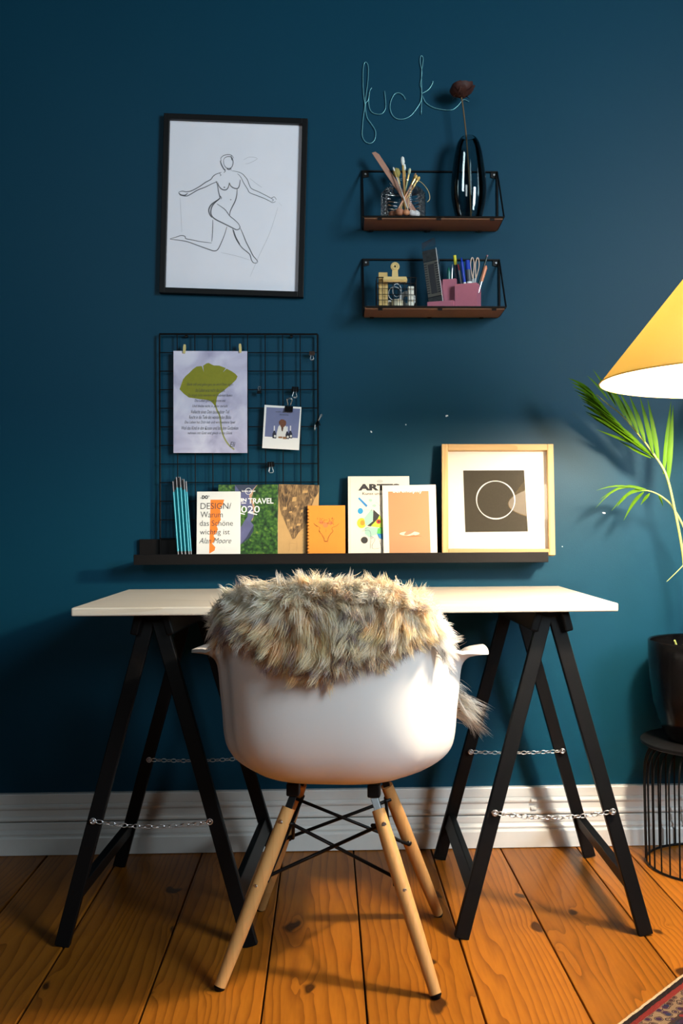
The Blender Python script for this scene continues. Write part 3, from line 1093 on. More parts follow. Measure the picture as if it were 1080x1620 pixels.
sc = nt.nodes.new('ShaderNodeSeparateColor')
nt.links.new(vor.outputs['Color'], sc.inputs[0])
nt.links.new(sc.outputs[0], pr.inputs[0])
c = mixc(nt, mathn(nt, 'MULTIPLY', mot, inb), rp.outputs[0], pr.outputs[0])
c = mixc(nt, mathn(nt, 'MULTIPLY', ring, inb), c, (0.02, 0.012, 0.012, 1))
nt.links.new(c, p.inputs['Base Color'])
p.inputs['Roughness'].default_value = 0.95
p.inputs['Specular IOR Level'].default_value = 0.1
b = nt.nodes.new('ShaderNodeBump')
b.inputs['Strength'].default_value = 0.8
b.inputs['Distance'].default_value = 0.002
nt.links.new(noise_node(nt, tc.outputs['Object'], 600, 2), b.inputs['Height'])
nt.links.new(b.outputs['Normal'], p.inputs['Normal'])
MB().box(-0.75, 0.75, -0.5, 0.5, 0.0005, 0.0065).build('pile', mt, RG)
M['binding'] = mat('cream_wool_binding', (0.40, 0.29, 0.17, 1), 0.95, noise=0.3, nscale=200, bump=1.0)
for s in (-1, 1):
    pts = [(-0.75 + 0.0075 * i, s * (0.502 + random.uniform(-0.0007, 0.0007)), 0.0042 + random.uniform(-0.0003, 0.0006)) for i in range(201)]
    MB().tube(pts, 0.0040, 6).build('bound_edge', M['binding'], RG, smooth=True)
fr = MB()
for s in (-1, 1):
    for i in range(180):
        y = -0.5 + i / 179
        fr.tube([(s * 0.75, y, 0.003), (s * (0.775 + random.random() * 0.01), y + random.uniform(-0.004, 0.004), 0.0015)], 0.0011, 4)
o = fr.build('fringe', M['binding'], RG)
o['kind'] = 'stuff'

# ------------------------------------------------------------------ picture ledge
ML = thing('picture_ledge', 'long narrow black picture ledge on the wall above the desk', 'shelf', (-0.005, 0, 0.800))
MB().box(-0.567, 0.567, -0.012, -0.0005, 0.0, 0.068).build('back_board', M['ledge'], ML, bevel=0.001)
MB().box(-0.5645, 0.5645, -0.092, -0.012, 0.0, 0.012).build('shelf_board', M['ledge'], ML, bevel=0.001)
MB().box(-0.5645, 0.5645, -0.103, -0.092, 0.0, 0.028).build('front_lip', M['ledge'], ML, bevel=0.0012)
LZ = 0.8122


def book(name, label, cat, x0, x1, h, t, by, cover, lean=5.0, tilt=0.0, pages=True):
    w = x1 - x0
    o = thing(name, label, cat, ((x0 + x1) / 2, by, LZ + abs(math.sin(R(tilt))) * w / 2 + t * math.sin(R(lean))), (R(-lean), R(tilt), 0))
    MB().box(-w / 2, w / 2, -t, -t + 0.0014, 0, h).build('front_cover', cover, o, bevel=0.0004)
    MB().box(-w / 2, w / 2, -0.0014, 0, 0, h).build('back_cover', cover, o, bevel=0.0004)
    if pages:
        MB().box(-w / 2 + 0.0008, w / 2 - 0.0015, -t + 0.0014, -0.0014, 0.001, h - 0.0015).build('pages', M['page'], o)
        MB().box(-w / 2, -w / 2 + 0.0008, -t + 0.0012, -0.0012, 0, h).build('spine', cover, o)
    return o, w, -t


def decal(parent, outline, material, y, name='print', th=0.0002):
    return MB().plate(outline, y, y + th).build(name, material, parent)


# --- travel guide
mt, nt, p = newmat('forest_cover_print')
mp = mapped(nt)
n1 = noise_node(nt, mp.outputs['Vector'], 110, 3, 0.3)
n2 = noise_node(nt, mp.outputs['Vector'], 35, 2)
vor = nt.nodes.new('ShaderNodeTexVoronoi')
vor.inputs['Scale'].default_value = 120
nt.links.new(mp.outputs['Vector'], vor.inputs['Vector'])
rp = ramp(nt, [(0.30, (0.006, 0.022, 0.006, 1)), (0.48, (0.02, 0.075, 0.012, 1)), (0.66, (0.065, 0.16, 0.02, 1)), (0.85, (0.22, 0.28, 0.04, 1))])
nt.links.new(mathn(nt, 'SUBTRACT', mathn(nt, 'ADD', mathn(nt, 'MULTIPLY', n1, 0.8), mathn(nt, 'MULTIPLY', n2, 0.6)), mathn(nt, 'MULTIPLY', vor.outputs['Distance'], 0.35)), rp.inputs[0])
nt.links.new(rp.outputs[0], p.inputs['Base Color'])
p.inputs['Roughness'].default_value = 0.35
M['forest'] = mt
bk, w, fy = book('travel_guide', 'green forest-photo travel book, half hidden behind the white paperback', 'book', -0.349, -0.184, 0.2055, 0.011, -0.041, M['forest'])
S = 0.178 / 105 / 1.0            # metres per sketch unit on this cover
tg = lambda pts: [((u / 10.286 - 0.0) * 0.00173 - 0.0918, 0.2055 - (v - 35) / 10.286 * 0.001756) for u, v in pts]
M['river'] = mat('river_print', (0.10, 0.105, 0.22, 1), 0.35, noise=0.5, nscale=30)
M['sand'] = mat('sand_print', (0.55, 0.33, 0.20, 1), 0.4, noise=0.3, nscale=60)
M['deep'] = mat('shadow_water_print', (0.035, 0.045, 0.085, 1), 0.35)
decal(bk, tg([(340, 40), (460, 40), (700, 40), (640, 120), (620, 200), (600, 260), (640, 330), (660, 420), (640, 560), (610, 640), (600, 480), (560, 300), (540, 180), (430, 150), (400, 130)]), M['sand'], fy - 0.0002)
decal(bk, tg([(330, 40), (690, 40), (600, 150), (560, 220), (600, 330), (630, 420), (640, 560), (590, 640), (640, 700), (630, 800), (580, 880), (500, 960), (430, 1010), (330, 1030), (340, 760), (440, 720), (480, 640), (540, 560), (540, 420), (440, 380), (330, 350)]), M['river'], fy - 0.0004)
decal(bk, tg([(330, 38), (700, 38), (600, 120), (440, 170), (400, 140)]), M['deep'], fy - 0.0006)
decal(bk, tg([(640, 700), (632, 800), (580, 890), (500, 965), (430, 1010), (520, 900), (590, 780)]), M['deep'], fy - 0.0006)
zz = lambda v: 0.2055 - (v - 35) / 10.286 * 0.001756
xx = lambda u: u / 10.286 * 0.00173 - 0.0918
lettering('TRAVEL', M['white_ink'], bk, xx(548), xx(965), zz(350), zz(258), fy - 0.0009, bold=0.02)
lettering('IN', M['white_ink'], bk, xx(432), xx(520), zz(318), zz(258), fy - 0.0009, bold=0.03)
decal(bk, [(xx(440), zz(345)), (xx(515), zz(345)), (xx(515), zz(333)), (xx(440), zz(333))], M['white_ink'], fy - 0.0009, 'lettering')
lettering('2020', M['white_ink'], bk, xx(330), xx(740), zz(495), zz(385), fy - 0.0009, bold=0.005)
decal(bk, [(xx(545), zz(500)), (xx(560), zz(488)), (xx(700), zz(520)), (xx(690), zz(536))], M['white_ink'], fy - 0.0009, 'lettering')
decal(bk, [(xx(360), zz(495)), (xx(375), zz(485)), (xx(500), zz(515)), (xx(490), zz(530))], M['white_ink'], fy - 0.0009, 'lettering')
lettering('lonely planet', M['white_ink'], bk, xx(445), xx(665), zz(165), zz(125), fy - 0.0011, bold=0.03)
o = MB().tube([(xx(552) + 0.0088 * math.cos(t), fy - 0.0009, zz(146) + 0.0088 * math.sin(t)) for t in (2 * math.pi * i / 28 for i in range(28))], 0.0008, 4, closed=True).build('emblem', M['white_ink'], bk)

# --- white paperback
M['offwhite'] = mat('offwhite_cover', (0.80, 0.80, 0.76, 1), 0.55)
bk, w, fy = book('white_paperback', 'white paperback with black serif title and orange stepped shape', 'book', -0.406, -0.287, 0.186, 0.011, -0.054, M['offwhite'])
hx = lambda u: -0.0595 + (u - 58) / 340 * 0.119
hz = lambda v: 0.186 - (v - 48) / 476 * 0.168
decal(bk, [(hx(u), hz(v)) for u, v in ((165, 112), (272, 112), (262, 150), (240, 180), (245, 210), (240, 240), (248, 270), (215, 320), (225, 345), (210, 375), (190, 395), (202, 415), (200, 440), (178, 455), (205, 485), (200, 510), (180, 522), (158, 535))], M['orange_ink'], fy - 0.0002)
M['grey_ink'] = mat('charcoal_ink', (0.05, 0.05, 0.055, 1), 0.6)
for body, u0, u1, v0, v1, sh in (('DESIGN/', 88, 328, 186, 138, 0), ('Warum', 88, 262, 252, 206, 0), ('das Schöne', 82, 342, 318, 275, 0), ('wichtig ist', 84, 318, 398, 345, 0), ('Alan Moore', 78, 330, 455, 412, 0.35)):
    lettering(body, M['grey_ink'], bk, hx(u0), hx(u1), hz(v0), hz(v1), fy - 0.0006, shear=sh, bold=-0.006)
lettering('DO', M['ink'], bk, hx(98), hx(146), hz(106), hz(78), fy - 0.0006, bold=0.05)
for u, v in ((90, 98), (152, 84)):
    decal(bk, ell(hx(u), hz(v), 0.0012, 0.0014, 10), M['ink'], fy - 0.0006, 'lettering')

# --- kraft notebook
M['kraft'] = mat('kraft_cover', (0.50, 0.31, 0.12, 1), 0.7, noise=0.12, nscale=50)
mt, nt, p = newmat('pen_drawn_hair_print')
mp = mapped(nt, (1, 1, 0.35))
n1 = noise_node(nt, mp.outputs['Vector'], 90, 4, 1.5)
n2 = noise_node(nt, mp.outputs['Vector'], 320, 2, 0.5)
rp = ramp(nt, [(0.38, (0.045, 0.025, 0.01, 1)), (0.5, (0.16, 0.095, 0.04, 1)), (0.64, (0.36, 0.22, 0.09, 1))])
nt.links.new(mathn(nt, 'ADD', mathn(nt, 'MULTIPLY', n1, 0.75), mathn(nt, 'MULTIPLY', n2, 0.25)), rp.inputs[0])
nt.links.new(rp.outputs[0], p.inputs['Base Color'])
bk, w, fy = book('kraft_notebook', 'tan notebook printed with a long brown tangle narrowing to a point', 'notebook', -0.187, -0.075, 0.2035, 0.009, -0.042, M['kraft'], tilt=1.6)
kx = lambda u: -0.056 + (u - 688) / 312 * 0.112
kz = lambda v: 0.2035 - (v - 8) / 515 * 0.186
decal(bk, [(kx(u), kz(v)) for u, v in ((690, 10), (995, 8), (998, 60), (965, 120), (940, 190), (930, 240), (915, 290), (890, 340), (850, 380), (825, 425), (805, 432), (790, 400), (765, 350), (740, 290), (715, 240), (700, 190), (692, 120))], mt, fy - 0.0002)
for (u, v, a, b) in ((893, 62, 22, 11), (810, 122, 18, 20), (740, 195, 16, 13), (873, 212, 10, 13), (785, 222, 13, 8), (768, 286, 12, 8), (850, 318, 18, 9), (795, 342, 8, 9), (823, 178, 7, 7), (940, 120, 8, 8)):
    decal(bk, [(kx(u - a), kz(v + b)), (kx(u + a * 0.8), kz(v + b * 0.7)), (kx(u + a), kz(v - b)), (kx(u - a * 0.7), kz(v - b * 0.8))], M['kraft'], fy - 0.0004)
M['kraft_line'] = mat('brown_pen_line', (0.33, 0.2, 0.08, 1), 0.7)
mb = MB()
for pts in (((790, 450), (780, 470), (785, 500), (778, 525)), ((835, 445), (842, 480), (836, 525)), ((780, 470), (800, 462), (835, 466))):
    mb.ribbon([(kx(u), kz(v)) for u, v in pts], 0.0007, fy - 0.0003)
mb.build('print', M['kraft_line'], bk)

# --- orange spiral notebook
M['orange'] = mat('orange_card_cover', (0.78, 0.26, 0.022, 1), 0.6, noise=0.07, nscale=25)
bk, w, fy = book('spiral_notebook', 'small orange spiral notebook with a horned skull drawing', 'notebook', -0.101, 0.003, 0.146, 0.010, -0.0535, M['orange'])
ox = lambda u: -0.052 + (u - 88) / 855 * 0.104
oz = lambda v: 0.146 - (v - 92) / 1050 * 0.130
M['skull'] = mat('brown_skull_print', (0.30, 0.085, 0.01, 1), 0.7)
M['rosy'] = mat('rosy_print', (0.74, 0.20, 0.06, 1), 0.7)
mb = MB()
for pts, ww in ((((265, 525), (300, 550), (345, 575), (365, 600), (352, 650), (372, 700), (410, 740), (430, 790), (455, 830), (465, 880), (505, 895), (545, 880), (550, 830), (575, 780), (620, 720), (655, 690), (662, 660), (640, 630), (650, 590), (690, 575), (740, 555), (800, 500)), 0.0016), (((225, 490), (270, 540), (320, 570)), 0.0018), (((345, 655), (365, 690), (350, 665)), 0.0028), (((635, 715), (662, 668)), 0.0024), (((470, 890), (460, 930)), 0.001), (((545, 880), (545, 925)), 0.001), (((465, 890), (505, 900), (548, 890)), 0.002), (((505, 630), (505, 690)), 0.0012), (((440, 760), (470, 850)), 0.001), (((590, 760), (550, 850)), 0.001)):
    mb.ribbon([(ox(u), oz(v)) for u, v in pts], ww, fy - 0.0003)
for i in range(34):
    a, b = random.uniform(325, 690), random.uniform(380, 520)
    t = random.uniform(0, 6.28)
    mb.ribbon([(ox(a + 22 * math.cos(t + k)), oz(b + 18 * math.sin(t + k))) for k in (0, 0.9, 1.8, 2.6)], 0.0009, fy - 0.0003)
mb.build('print', M['skull'], bk)
for u, v, r_ in ((400, 470, 0.006), (495, 530, 0.0075), (610, 490, 0.0055)):
    decal(bk, ell(ox(u), oz(v), r_, r_, 12), M['rosy'], fy - 0.00015)
sp = MB()
for i in range(15):
    z = 0.008 + i * 0.0091
    sp.tube([(-w / 2 + 0.0042 * math.cos(t) + 0.0005, -0.005 + 0.0078 * math.sin(t), z) for t in (2 * math.pi * k / 10 for k in range(10))], 0.0008, 4, closed=True)
sp.build('spiral_binding', M['black_metal'], bk)

# --- art magazine with a generic abstract cover
M['cream_cover'] = mat('cream_cover', (0.80, 0.76, 0.66, 1), 0.4)
bk, w, fy = book('art_magazine', 'tall cream art magazine with a colourful abstract cover behind the peach one', 'magazine', 0.011, 0.183, 0.2275, 0.013, -0.032, M['cream_cover'])
ax_ = lambda u: -0.086 + (u - 72) / 640 * 0.172
az = lambda v: 0.2275 - (v - 60) / 815 * 0.2125
lettering('ARTES', M['ink'], bk, ax_(180), ax_(610), az(215), az(143), fy - 0.0006, bold=0.055)
lettering('Kunst unserer Zeit', M['grey_ink'], bk, ax_(222), ax_(600), az(262), az(232), fy - 0.0006)
MB().box(-w / 2 + 0.006, -w / 2 + 0.0066, fy - 0.0003, fy, 0, 0.2275).build('hinge_groove', mat('cover_crease', (0.45, 0.4, 0.33, 1), 0.6), bk)
inks = {'b': (0.02, 0.22, 0.55, 1), 'c': (0.02, 0.30, 0.62, 1), 'y': (0.85, 0.55, 0.05, 1), 'o': (0.85, 0.30, 0.03, 1), 't': (0.35, 0.58, 0.50, 1), 'g': (0.10, 0.50, 0.10, 1), 'l': (0.45, 0.62, 0.05, 1), 'k': (0.03, 0.03, 0.03, 1), 'r': (0.55, 0.04, 0.03, 1), 's': (0.5, 0.52, 0.5, 1)}
inkm = {k: mat('cover_ink_' + n_, inks[k], 0.45) for k, n_ in zip(inks, ('blue', 'cyan', 'yellow', 'orange', 'teal', 'green', 'lime', 'black', 'red', 'grey'))}
for i, (kind, a) in enumerate((('b', [(175, 300), (190, 288), (275, 375), (262, 395)]), ('c', ell(200, 435, 28, 32)), ('y', ell(212, 565, 48, 55)), ('o', ell(222, 562, 24, 28)), ('t', [(320, 410), (335, 450), (330, 540), (290, 590), (250, 590), (240, 510), (280, 460)]), ('k', [(335, 420), (410, 490), (440, 570), (445, 640), (370, 600), (300, 600), (270, 596), (330, 545)]), ('l', [(305, 600), (380, 520), (400, 480), (450, 560), (450, 615), (380, 612)]), ('r', ell(388, 550, 24, 24)), ('k', ell(390, 550, 10, 10)), ('t', [(250, 610), (380, 612), (370, 690), (330, 700), (290, 720), (245, 680)]), ('g', [(380, 620), (450, 610), (450, 680), (370, 680)]), ('b', [(370, 680), (450, 680), (450, 750), (395, 730)]), ('k', ell(240, 748, 36, 36)), ('t', ell(305, 320, 18, 16)), ('t', ell(345, 378, 20, 14)), ('s', ell(318, 722, 16, 16)), ('s', ell(405, 115, 34, 18)))):
    decal(bk, [(ax_(u), az(v)) for u, v in a], inkm[kind], fy - 0.0002 - 0.00002 * i, 'print', 0.0001)
mb = MB()
for pts in (((185, 210), (175, 212)), ((360, 340), (410, 385)), ((215, 655), (300, 655), (300, 840)), ((220, 650), (260, 620), (330, 590)), ((300, 700), (350, 740), (320, 800), (330, 840), (420, 830)), ((420, 320), (410, 420), (440, 470)), ((230, 420), (330, 430)), ((380, 700), (420, 830), (440, 870)), ((310, 770), (365, 725))):
    mb.ribbon([(ax_(u), az(v)) for u, v in pts], 0.0007, fy - 0.0007)
mb.build('print', M['grey_ink'], bk)

# --- peach magazine
bk, w, fy = book('peach_magazine', 'thin cream magazine with a plain peach cover picture, in front of the art magazine', 'magazine', 0.109, 0.259, 0.2025, 0.005, -0.0495, mat('ivory_cover', (0.82, 0.78, 0.70, 1), 0.45), tilt=-0.7)
px_ = lambda u: -0.075 + (u - 436) / 575 * 0.150
pz = lambda v: 0.2025 - (v - 160) / 715 * 0.1855
M['peach'] = mat('peach_print', (0.53, 0.25, 0.115, 1), 0.5, noise=0.05, nscale=12)
decal(bk, [(px_(498), pz(228)), (px_(932), pz(228)), (px_(938), pz(900)), (px_(498), pz(900))], M['peach'], fy - 0.0002)
lettering('Serendipity', M['white_ink'], bk, px_(548), px_(868), pz(255), pz(195), fy - 0.0006, bold=0.02)
decal(bk, ell(px_(718), pz(685), 0.028, 0.006, 20), mat('pale_dish_print', (0.83, 0.62, 0.48, 1), 0.5), fy - 0.0004)
decal(bk, [(px_(u), pz(v)) for u, v in ((660, 690), (680, 665), (730, 648), (772, 646), (770, 665), (730, 688), (690, 702), (665, 702))], mat('coral_print', (0.76, 0.23, 0.13, 1), 0.5), fy - 0.0006)
decal(bk, [(px_(u), pz(v)) for u, v in ((640, 720), (700, 712), (760, 700), (850, 716), (760, 722))], mat('brown_shadow_print', (0.36, 0.16, 0.06, 1), 0.5), fy - 0.0005)

# --- turquoise sticks
M['turq'] = mat('turquoise_lacquer', (0.02, 0.36, 0.46, 1), 0.4)
M['gunmetal'] = mat('dark_stick_end', (0.10, 0.085, 0.085, 1), 0.35, 0.4)
for i in range(8):
    bx, tx = -0.4555 + 0.0049 * i, -0.4765 + 0.0051 * i
    yb = -0.060 + 0.007 * (i % 2)
    ln = 0.2235 + (0.006 if i in (2, 3, 4) else -0.006 if i in (0, 7) else 0)
    p0 = Vector((bx, yb, LZ + 0.002))
    d = Vector((tx - bx, 0.032 - 0.002 * (i % 2), 0.225)).normalized()
    t = thing('turquoise_stick', ('leftmost', 'second from left', 'third from left', 'fourth from left', 'fourth from right', 'third from right', 'second from right', 'rightmost')[i] + ' of the thin turquoise sticks bundled on the ledge', 'stick', p0, group='turquoise sticks on the ledge')
    a, b, c_, e = Vector(), d * 0.021, d * (ln - 0.030), d * ln
    MB().cyl(b, c_, 0.0024, 8).build('shaft', M['turq'], t, smooth='auto')
    MB().cyl(a, b, 0.0023, 8).build('tip', M['gunmetal'], t, smooth='auto')
    MB().cyl(c_, e, 0.0023, 8).build('tip', M['gunmetal'], t, smooth='auto')

# --- pine box frame
PF = thing('pine_frame', 'square pale pine frame, dark print with a white ring inside', 'picture frame', (0.4275, -0.048, LZ + 0.0036), (R(-7.0), R(0.4), R(-3.0)))
W, H, DP, BW = 0.312, 0.312, 0.034, 0.0175
MB().box(-W / 2, -W / 2 + BW, -DP, 0, 0, H).build('frame_bar', M['pine'], PF, bevel=0.0015)
MB().box(W / 2 - BW, W / 2, -DP, 0, 0, H).build('frame_bar', M['pine'], PF, bevel=0.0015)
MB().box(-W / 2 + BW, W / 2 - BW, -DP, 0, 0, BW).build('frame_bar', M['pine_h'], PF, bevel=0.0015)
MB().box(-W / 2 + BW, W / 2 - BW, -DP, 0, H - BW, H).build('frame_bar', M['pine_h'], PF, bevel=0.0015)
MB().box(-W / 2 + BW, W / 2 - BW, -0.010, -0.004, BW, H - BW).build('mount_board', M['white_card'], PF)
gx = lambda u: -W / 2 + (u - 85) / 905 * W
gz = lambda v: H - (v - 45) / 850 * (H - 0.016)
mt = mat('charcoal_print', (0.036, 0.029, 0.015, 1), 0.7, noise=0.25, nscale=260)
decal(PF, [(gx(262), gz(250)), (gx(758), gz(248)), (gx(782), gz(745)), (gx(276), gz(752))], mt, -0.0104, 'print')
cx_, cz_ = gx(524), gz(490)
rr = 0.0535
ring = MB()
nn_ = 48
for i in range(nn_):
    a0 = 2 * math.pi * i / nn_
    a1 = 2 * math.pi * (i + 1) / nn_
    w0, w1 = 0.0015 + 0.0004 * math.sin(3 * a0), 0.0015 + 0.0004 * math.sin(3 * a1)
    ring.add([(cx_ + (rr - w0) * math.cos(a0), -0.0108, cz_ + (rr - w0) * math.sin(a0)), (cx_ + (rr + w0) * math.cos(a0), -0.0108, cz_ + (rr + w0) * math.sin(a0)), (cx_ + (rr + w1) * math.cos(a1), -0.0108, cz_ + (rr + w1) * math.sin(a1)), (cx_ + (rr - w1) * math.cos(a1), -0.0108, cz_ + (rr - w1) * math.sin(a1))], [[0, 1, 2, 3]])
ring.build('print', M['white_card'], PF)
M['pane'] = glass_mat('picture_glass', (0.94, 0.94, 0.94, 1), 0.01, 1.5, 2.3)
MB().add([(-W / 2 + BW, -0.026, BW), (W / 2 - BW, -0.026, BW), (W / 2 - BW, -0.026, H - BW), (-W / 2 + BW, -0.026, H - BW)], [[0, 1, 2, 3]]).build('glass_pane', M['pane'], PF)

# ------------------------------------------------------------------ framed figure drawing
TILT = 1.7
FD = thing('framed_drawing', 'black framed pencil drawing of a leaping figure, hung slightly crooked', 'picture', (-0.305, -0.0005, 1.803), (0, R(TILT), 0))
W, H, BW, DP = 0.402, 0.504, 0.0155, 0.02
MB().box(-W / 2, -W / 2 + BW, -DP, 0, -H / 2, H / 2).build('frame_bar', M['black'], FD, bevel=0.001)
MB().box(W / 2 - BW, W / 2, -DP, 0, -H / 2, H / 2).build('frame_bar', M['black'], FD, bevel=0.001)
MB().box(-W / 2 + BW, W / 2 - BW, -DP, 0, H / 2 - BW, H / 2).build('frame_bar', M['black'], FD, bevel=0.001)
MB().box(-W / 2 + BW, W / 2 - BW, -DP, 0, -H / 2, -H / 2 + BW).build('frame_bar', M['black'], FD, bevel=0.001)
pa = MB().box(-W / 2 + BW, W / 2 - BW, -0.006, -0.003, -H / 2 + BW, H / 2 - BW).build('paper', M['paper'], FD)
ca_, sa_ = math.cos(R(TILT)), math.sin(R(TILT))


def fd(u, v):
    x, z = (u - 538) * 0.0004285, -(v - 648) * 0.0004285
    return (x * ca_ - z * sa_, x * sa_ + z * ca_)


strokes = [
    ([(470, 340), (480, 325), (500, 318), (520, 322), (530, 340), (531, 365), (522, 388), (505, 397), (485, 390), (472, 370), (470, 340)], 6),
    ([(455, 350), (452, 330), (470, 312), (500, 305), (525, 312), (535, 330)], 5), ([(448, 345), (455, 370), (468, 395), (478, 410)], 9), ([(520, 312), (523, 335), (530, 345)], 6),
    ([(478, 398), (480, 416), (470, 424)], 5), ([(518, 400), (520, 412)], 5), ([(490, 398), (505, 404), (520, 396)], 7),
    ([(455, 422), (420, 435), (400, 450), (385, 470), (350, 490), (310, 518), (260, 545), (225, 552), (200, 548), (175, 555)], 7),
    ([(430, 485), (400, 495), (350, 520), (300, 540), (250, 570), (225, 580), (190, 575), (180, 565)], 7),
    ([(175, 558), (190, 572), (215, 575), (235, 562)], 9), ([(440, 425), (452, 440), (446, 446)], 4),
    ([(420, 480), (430, 510), (435, 545), (442, 575), (445, 592), (425, 610), (405, 630), (390, 655), (385, 690), (395, 715), (420, 735), (460, 755), (500, 775), (530, 790), (552, 800), (570, 795), (575, 780)], 9),
    ([(440, 600), (410, 618), (385, 640), (372, 670), (378, 700), (392, 720)], 10), ([(444, 575), (455, 590), (450, 600)], 5),
    ([(430, 490), (440, 515), (460, 535), (485, 537), (500, 520), (507, 490)], 8), ([(507, 490), (515, 510), (535, 525), (560, 528), (572, 510), (578, 470)], 8), ([(470, 518), (474, 522), (478, 518)], 8),
    ([(558, 530), (555, 570), (545, 610), (525, 650), (512, 680), (508, 705)], 8),
    ([(525, 412), (560, 418), (590, 430), (610, 450), (625, 470), (640, 510), (655, 530), (700, 550), (750, 575), (780, 590), (800, 582), (815, 600)], 5),
    ([(560, 430), (580, 450), (600, 490), (625, 530), (640, 555), (690, 575), (740, 595), (770, 610), (790, 620), (810, 612)], 5), ([(780, 592), (795, 602), (785, 612)], 4),
    ([(425, 630), (455, 650), (480, 670), (510, 710), (540, 735), (565, 760), (578, 785)], 6),
    ([(578, 790), (595, 830), (615, 880), (640, 930), (660, 970), (685, 1000), (690, 1015)], 7),
    ([(526, 792), (540, 840), (560, 880), (590, 920), (620, 945), (640, 965), (650, 1000), (665, 1018), (688, 1018)], 7), ([(532, 800), (548, 850), (575, 898)], 8),
    ([(398, 735), (397, 780), (395, 830), (390, 880)], 6),
    ([(490, 780), (475, 830), (455, 880), (430, 930), (405, 940), (370, 930), (300, 905), (230, 880), (170, 870), (118, 864)], 7),
    ([(118, 862), (160, 850), (190, 840), (215, 845), (222, 860), (260, 868), (320, 880), (390, 888)], 6), ([(512, 598), (515, 604), (520, 600)], 4)]
mb = MB()
for pts, ww in strokes:
    mb.ribbon([fd(u, v) for u, v in pts], ww * 0.00038, -0.0062)
mb.build('pencil_lines', M['pencil'], FD)
mb = MB()
for pts in ([(185, 590), (190, 700), (195, 820)], [(825, 650), (770, 820), (700, 970), (640, 1110)], [(450, 950), (560, 975), (640, 1000)], [(600, 340), (640, 320), (690, 330), (640, 360), (610, 365)], [(640, 460), (690, 500), (720, 520)], [(830, 620), (850, 640)]):
    mb.ribbon([fd(u, v) for u, v in pts], 0.0011, -0.0061)
mb.build('faint_lines', M['pencil_light'], FD)

# ------------------------------------------------------------------ wire grid panel and what hangs on it
GX0, GX1, GZ0, GZ1, GY = -0.513, -0.072, 0.818, 1.441, -0.0175
WG = thing('wire_grid_panel', 'black wire grid board on the wall below the framed drawing', 'grid board', ((GX0 + GX1) / 2, GY, GZ0))
gw, gh = GX1 - GX0, GZ1 - GZ0
NV, NH = 9, 12
for i in range(NV + 1):
    x = -gw / 2 + gw * i / NV
    MB().cyl((x, 0, 0), (x, 0, gh), 0.0026 if i in (0, NV) else 0.0014, 6).build('wire', M['black_metal'], WG, smooth='auto')
for j in range(NH + 1):
    z = gh * j / NH
    MB().cyl((-gw / 2, -0.0022, z), (gw / 2, -0.0022, z), 0.0026 if j in (0, NH) else 0.0014, 6).build('wire', M['black_metal'], WG, smooth='auto')
for x in (-gw / 2 + gw / NV * 1.5, gw / 2 - gw / NV * 1.5):
    MB().cyl((x, 0.004, gh - 0.004), (x, 0.0172, gh - 0.004), 0.004, 10).build('wall_hook', M['black_metal'], WG)

mt, nt, p = newmat('lavender_poster_paper')
mp = mapped(nt)
rp = ramp(nt, [(0.3, (0.36, 0.34, 0.50, 1)), (0.5, (0.56, 0.54, 0.70, 1)), (0.65, (0.68, 0.67, 0.80, 1))])
nt.links.new(noise_node(nt, mp.outputs['Vector'], 11, 5, 0.6), rp.inputs[0])
nt.links.new(rp.outputs[0], p.inputs['Base Color'])
p.inputs['Roughness'].default_value = 0.8
PO = thing('leaf_poster', 'lavender poem sheet with an olive ginkgo leaf pegged to the wire grid', 'poster', (-0.3715, -0.0225, 1.2505), (0, R(0.2), 0))
MB().box(-0.1025, 0.1025, -0.0006, 0, -0.1425, 0.1425).build('sheet', mt, PO)
ps = 0.000214
po = lambda u, v: ((u - 525) * ps, -(v - 713) * ps)
leafp = [(125, 548), (150, 480), (170, 420), (200, 380), (250, 335), (300, 285), (345, 252), (400, 244), (415, 246), (440, 325), (430, 240), (470, 212), (500, 203), (545, 225), (570, 236), (640, 238), (700, 260), (725, 270), (685, 328), (735, 278), (800, 310), (850, 345), (877, 378), (860, 420), (800, 480), (740, 530), (690, 570), (640, 605), (615, 640), (605, 680), (598, 735), (600, 790), (585, 770), (560, 735), (535, 708), (500, 690), (420, 680), (330, 668), (245, 655), (180, 605)]
M['olive'] = mat('olive_leaf_print', (0.235, 0.235, 0.012, 1), 0.7, noise=0.12, nscale=90)
decal(PO, [po(u, v) for u, v in leafp], M['olive'], -0.0009, 'leaf_print')
mb = MB()
mb.ribbon([po(u, v) for u, v in ((592, 760), (610, 820), (640, 880), (655, 950), (665, 1040), (685, 1130), (720, 1210), (770, 1280), (835, 1335))], 0.0042, -0.00085, False)
mb.build('leaf_print', mat('pale_olive_print', (0.34, 0.34, 0.12, 1), 0.7), PO)
for i, (body, u0, u1) in enumerate((('Bleib still und geborgen, es wird Dein eigen', 222, 820), ('das Leben erst recht das Licht', 330, 715), ('Du magst nicht wandern mit Gedanken lauern', 235, 810), ('Das Leben gibt und nimmt mit', 320, 722), ('Und bleibe nicht in jeder zurück', 292, 750), ('Vielleicht einen Dein tausendster Teil', 275, 772), ('Reicht in die Tiefe des wandernden Blicks', 248, 795), ('Das Leben hat Dich lieb und wird weitere Spiel', 190, 848), ('Weil das Kind in den Kissen und lass den Gedanken', 150, 888), ('nehmen mit Gott und gleich in das Glück', 230, 810))):
    v = 500 + i * 70.5
    a, b = po(u0, v + 12), po(u1, v - 34)
    lettering(body, M['grey_ink'], PO, a[0], b[0], a[1], b[1], -0.0012, shear=0.3, bold=-0.008, name='handwriting')
a, b = po(775, 1300), po(850, 1235)
lettering('Eli', M['grey_ink'], PO, a[0], b[0], a[1], b[1], -0.0012, shear=0.35, name='handwriting')
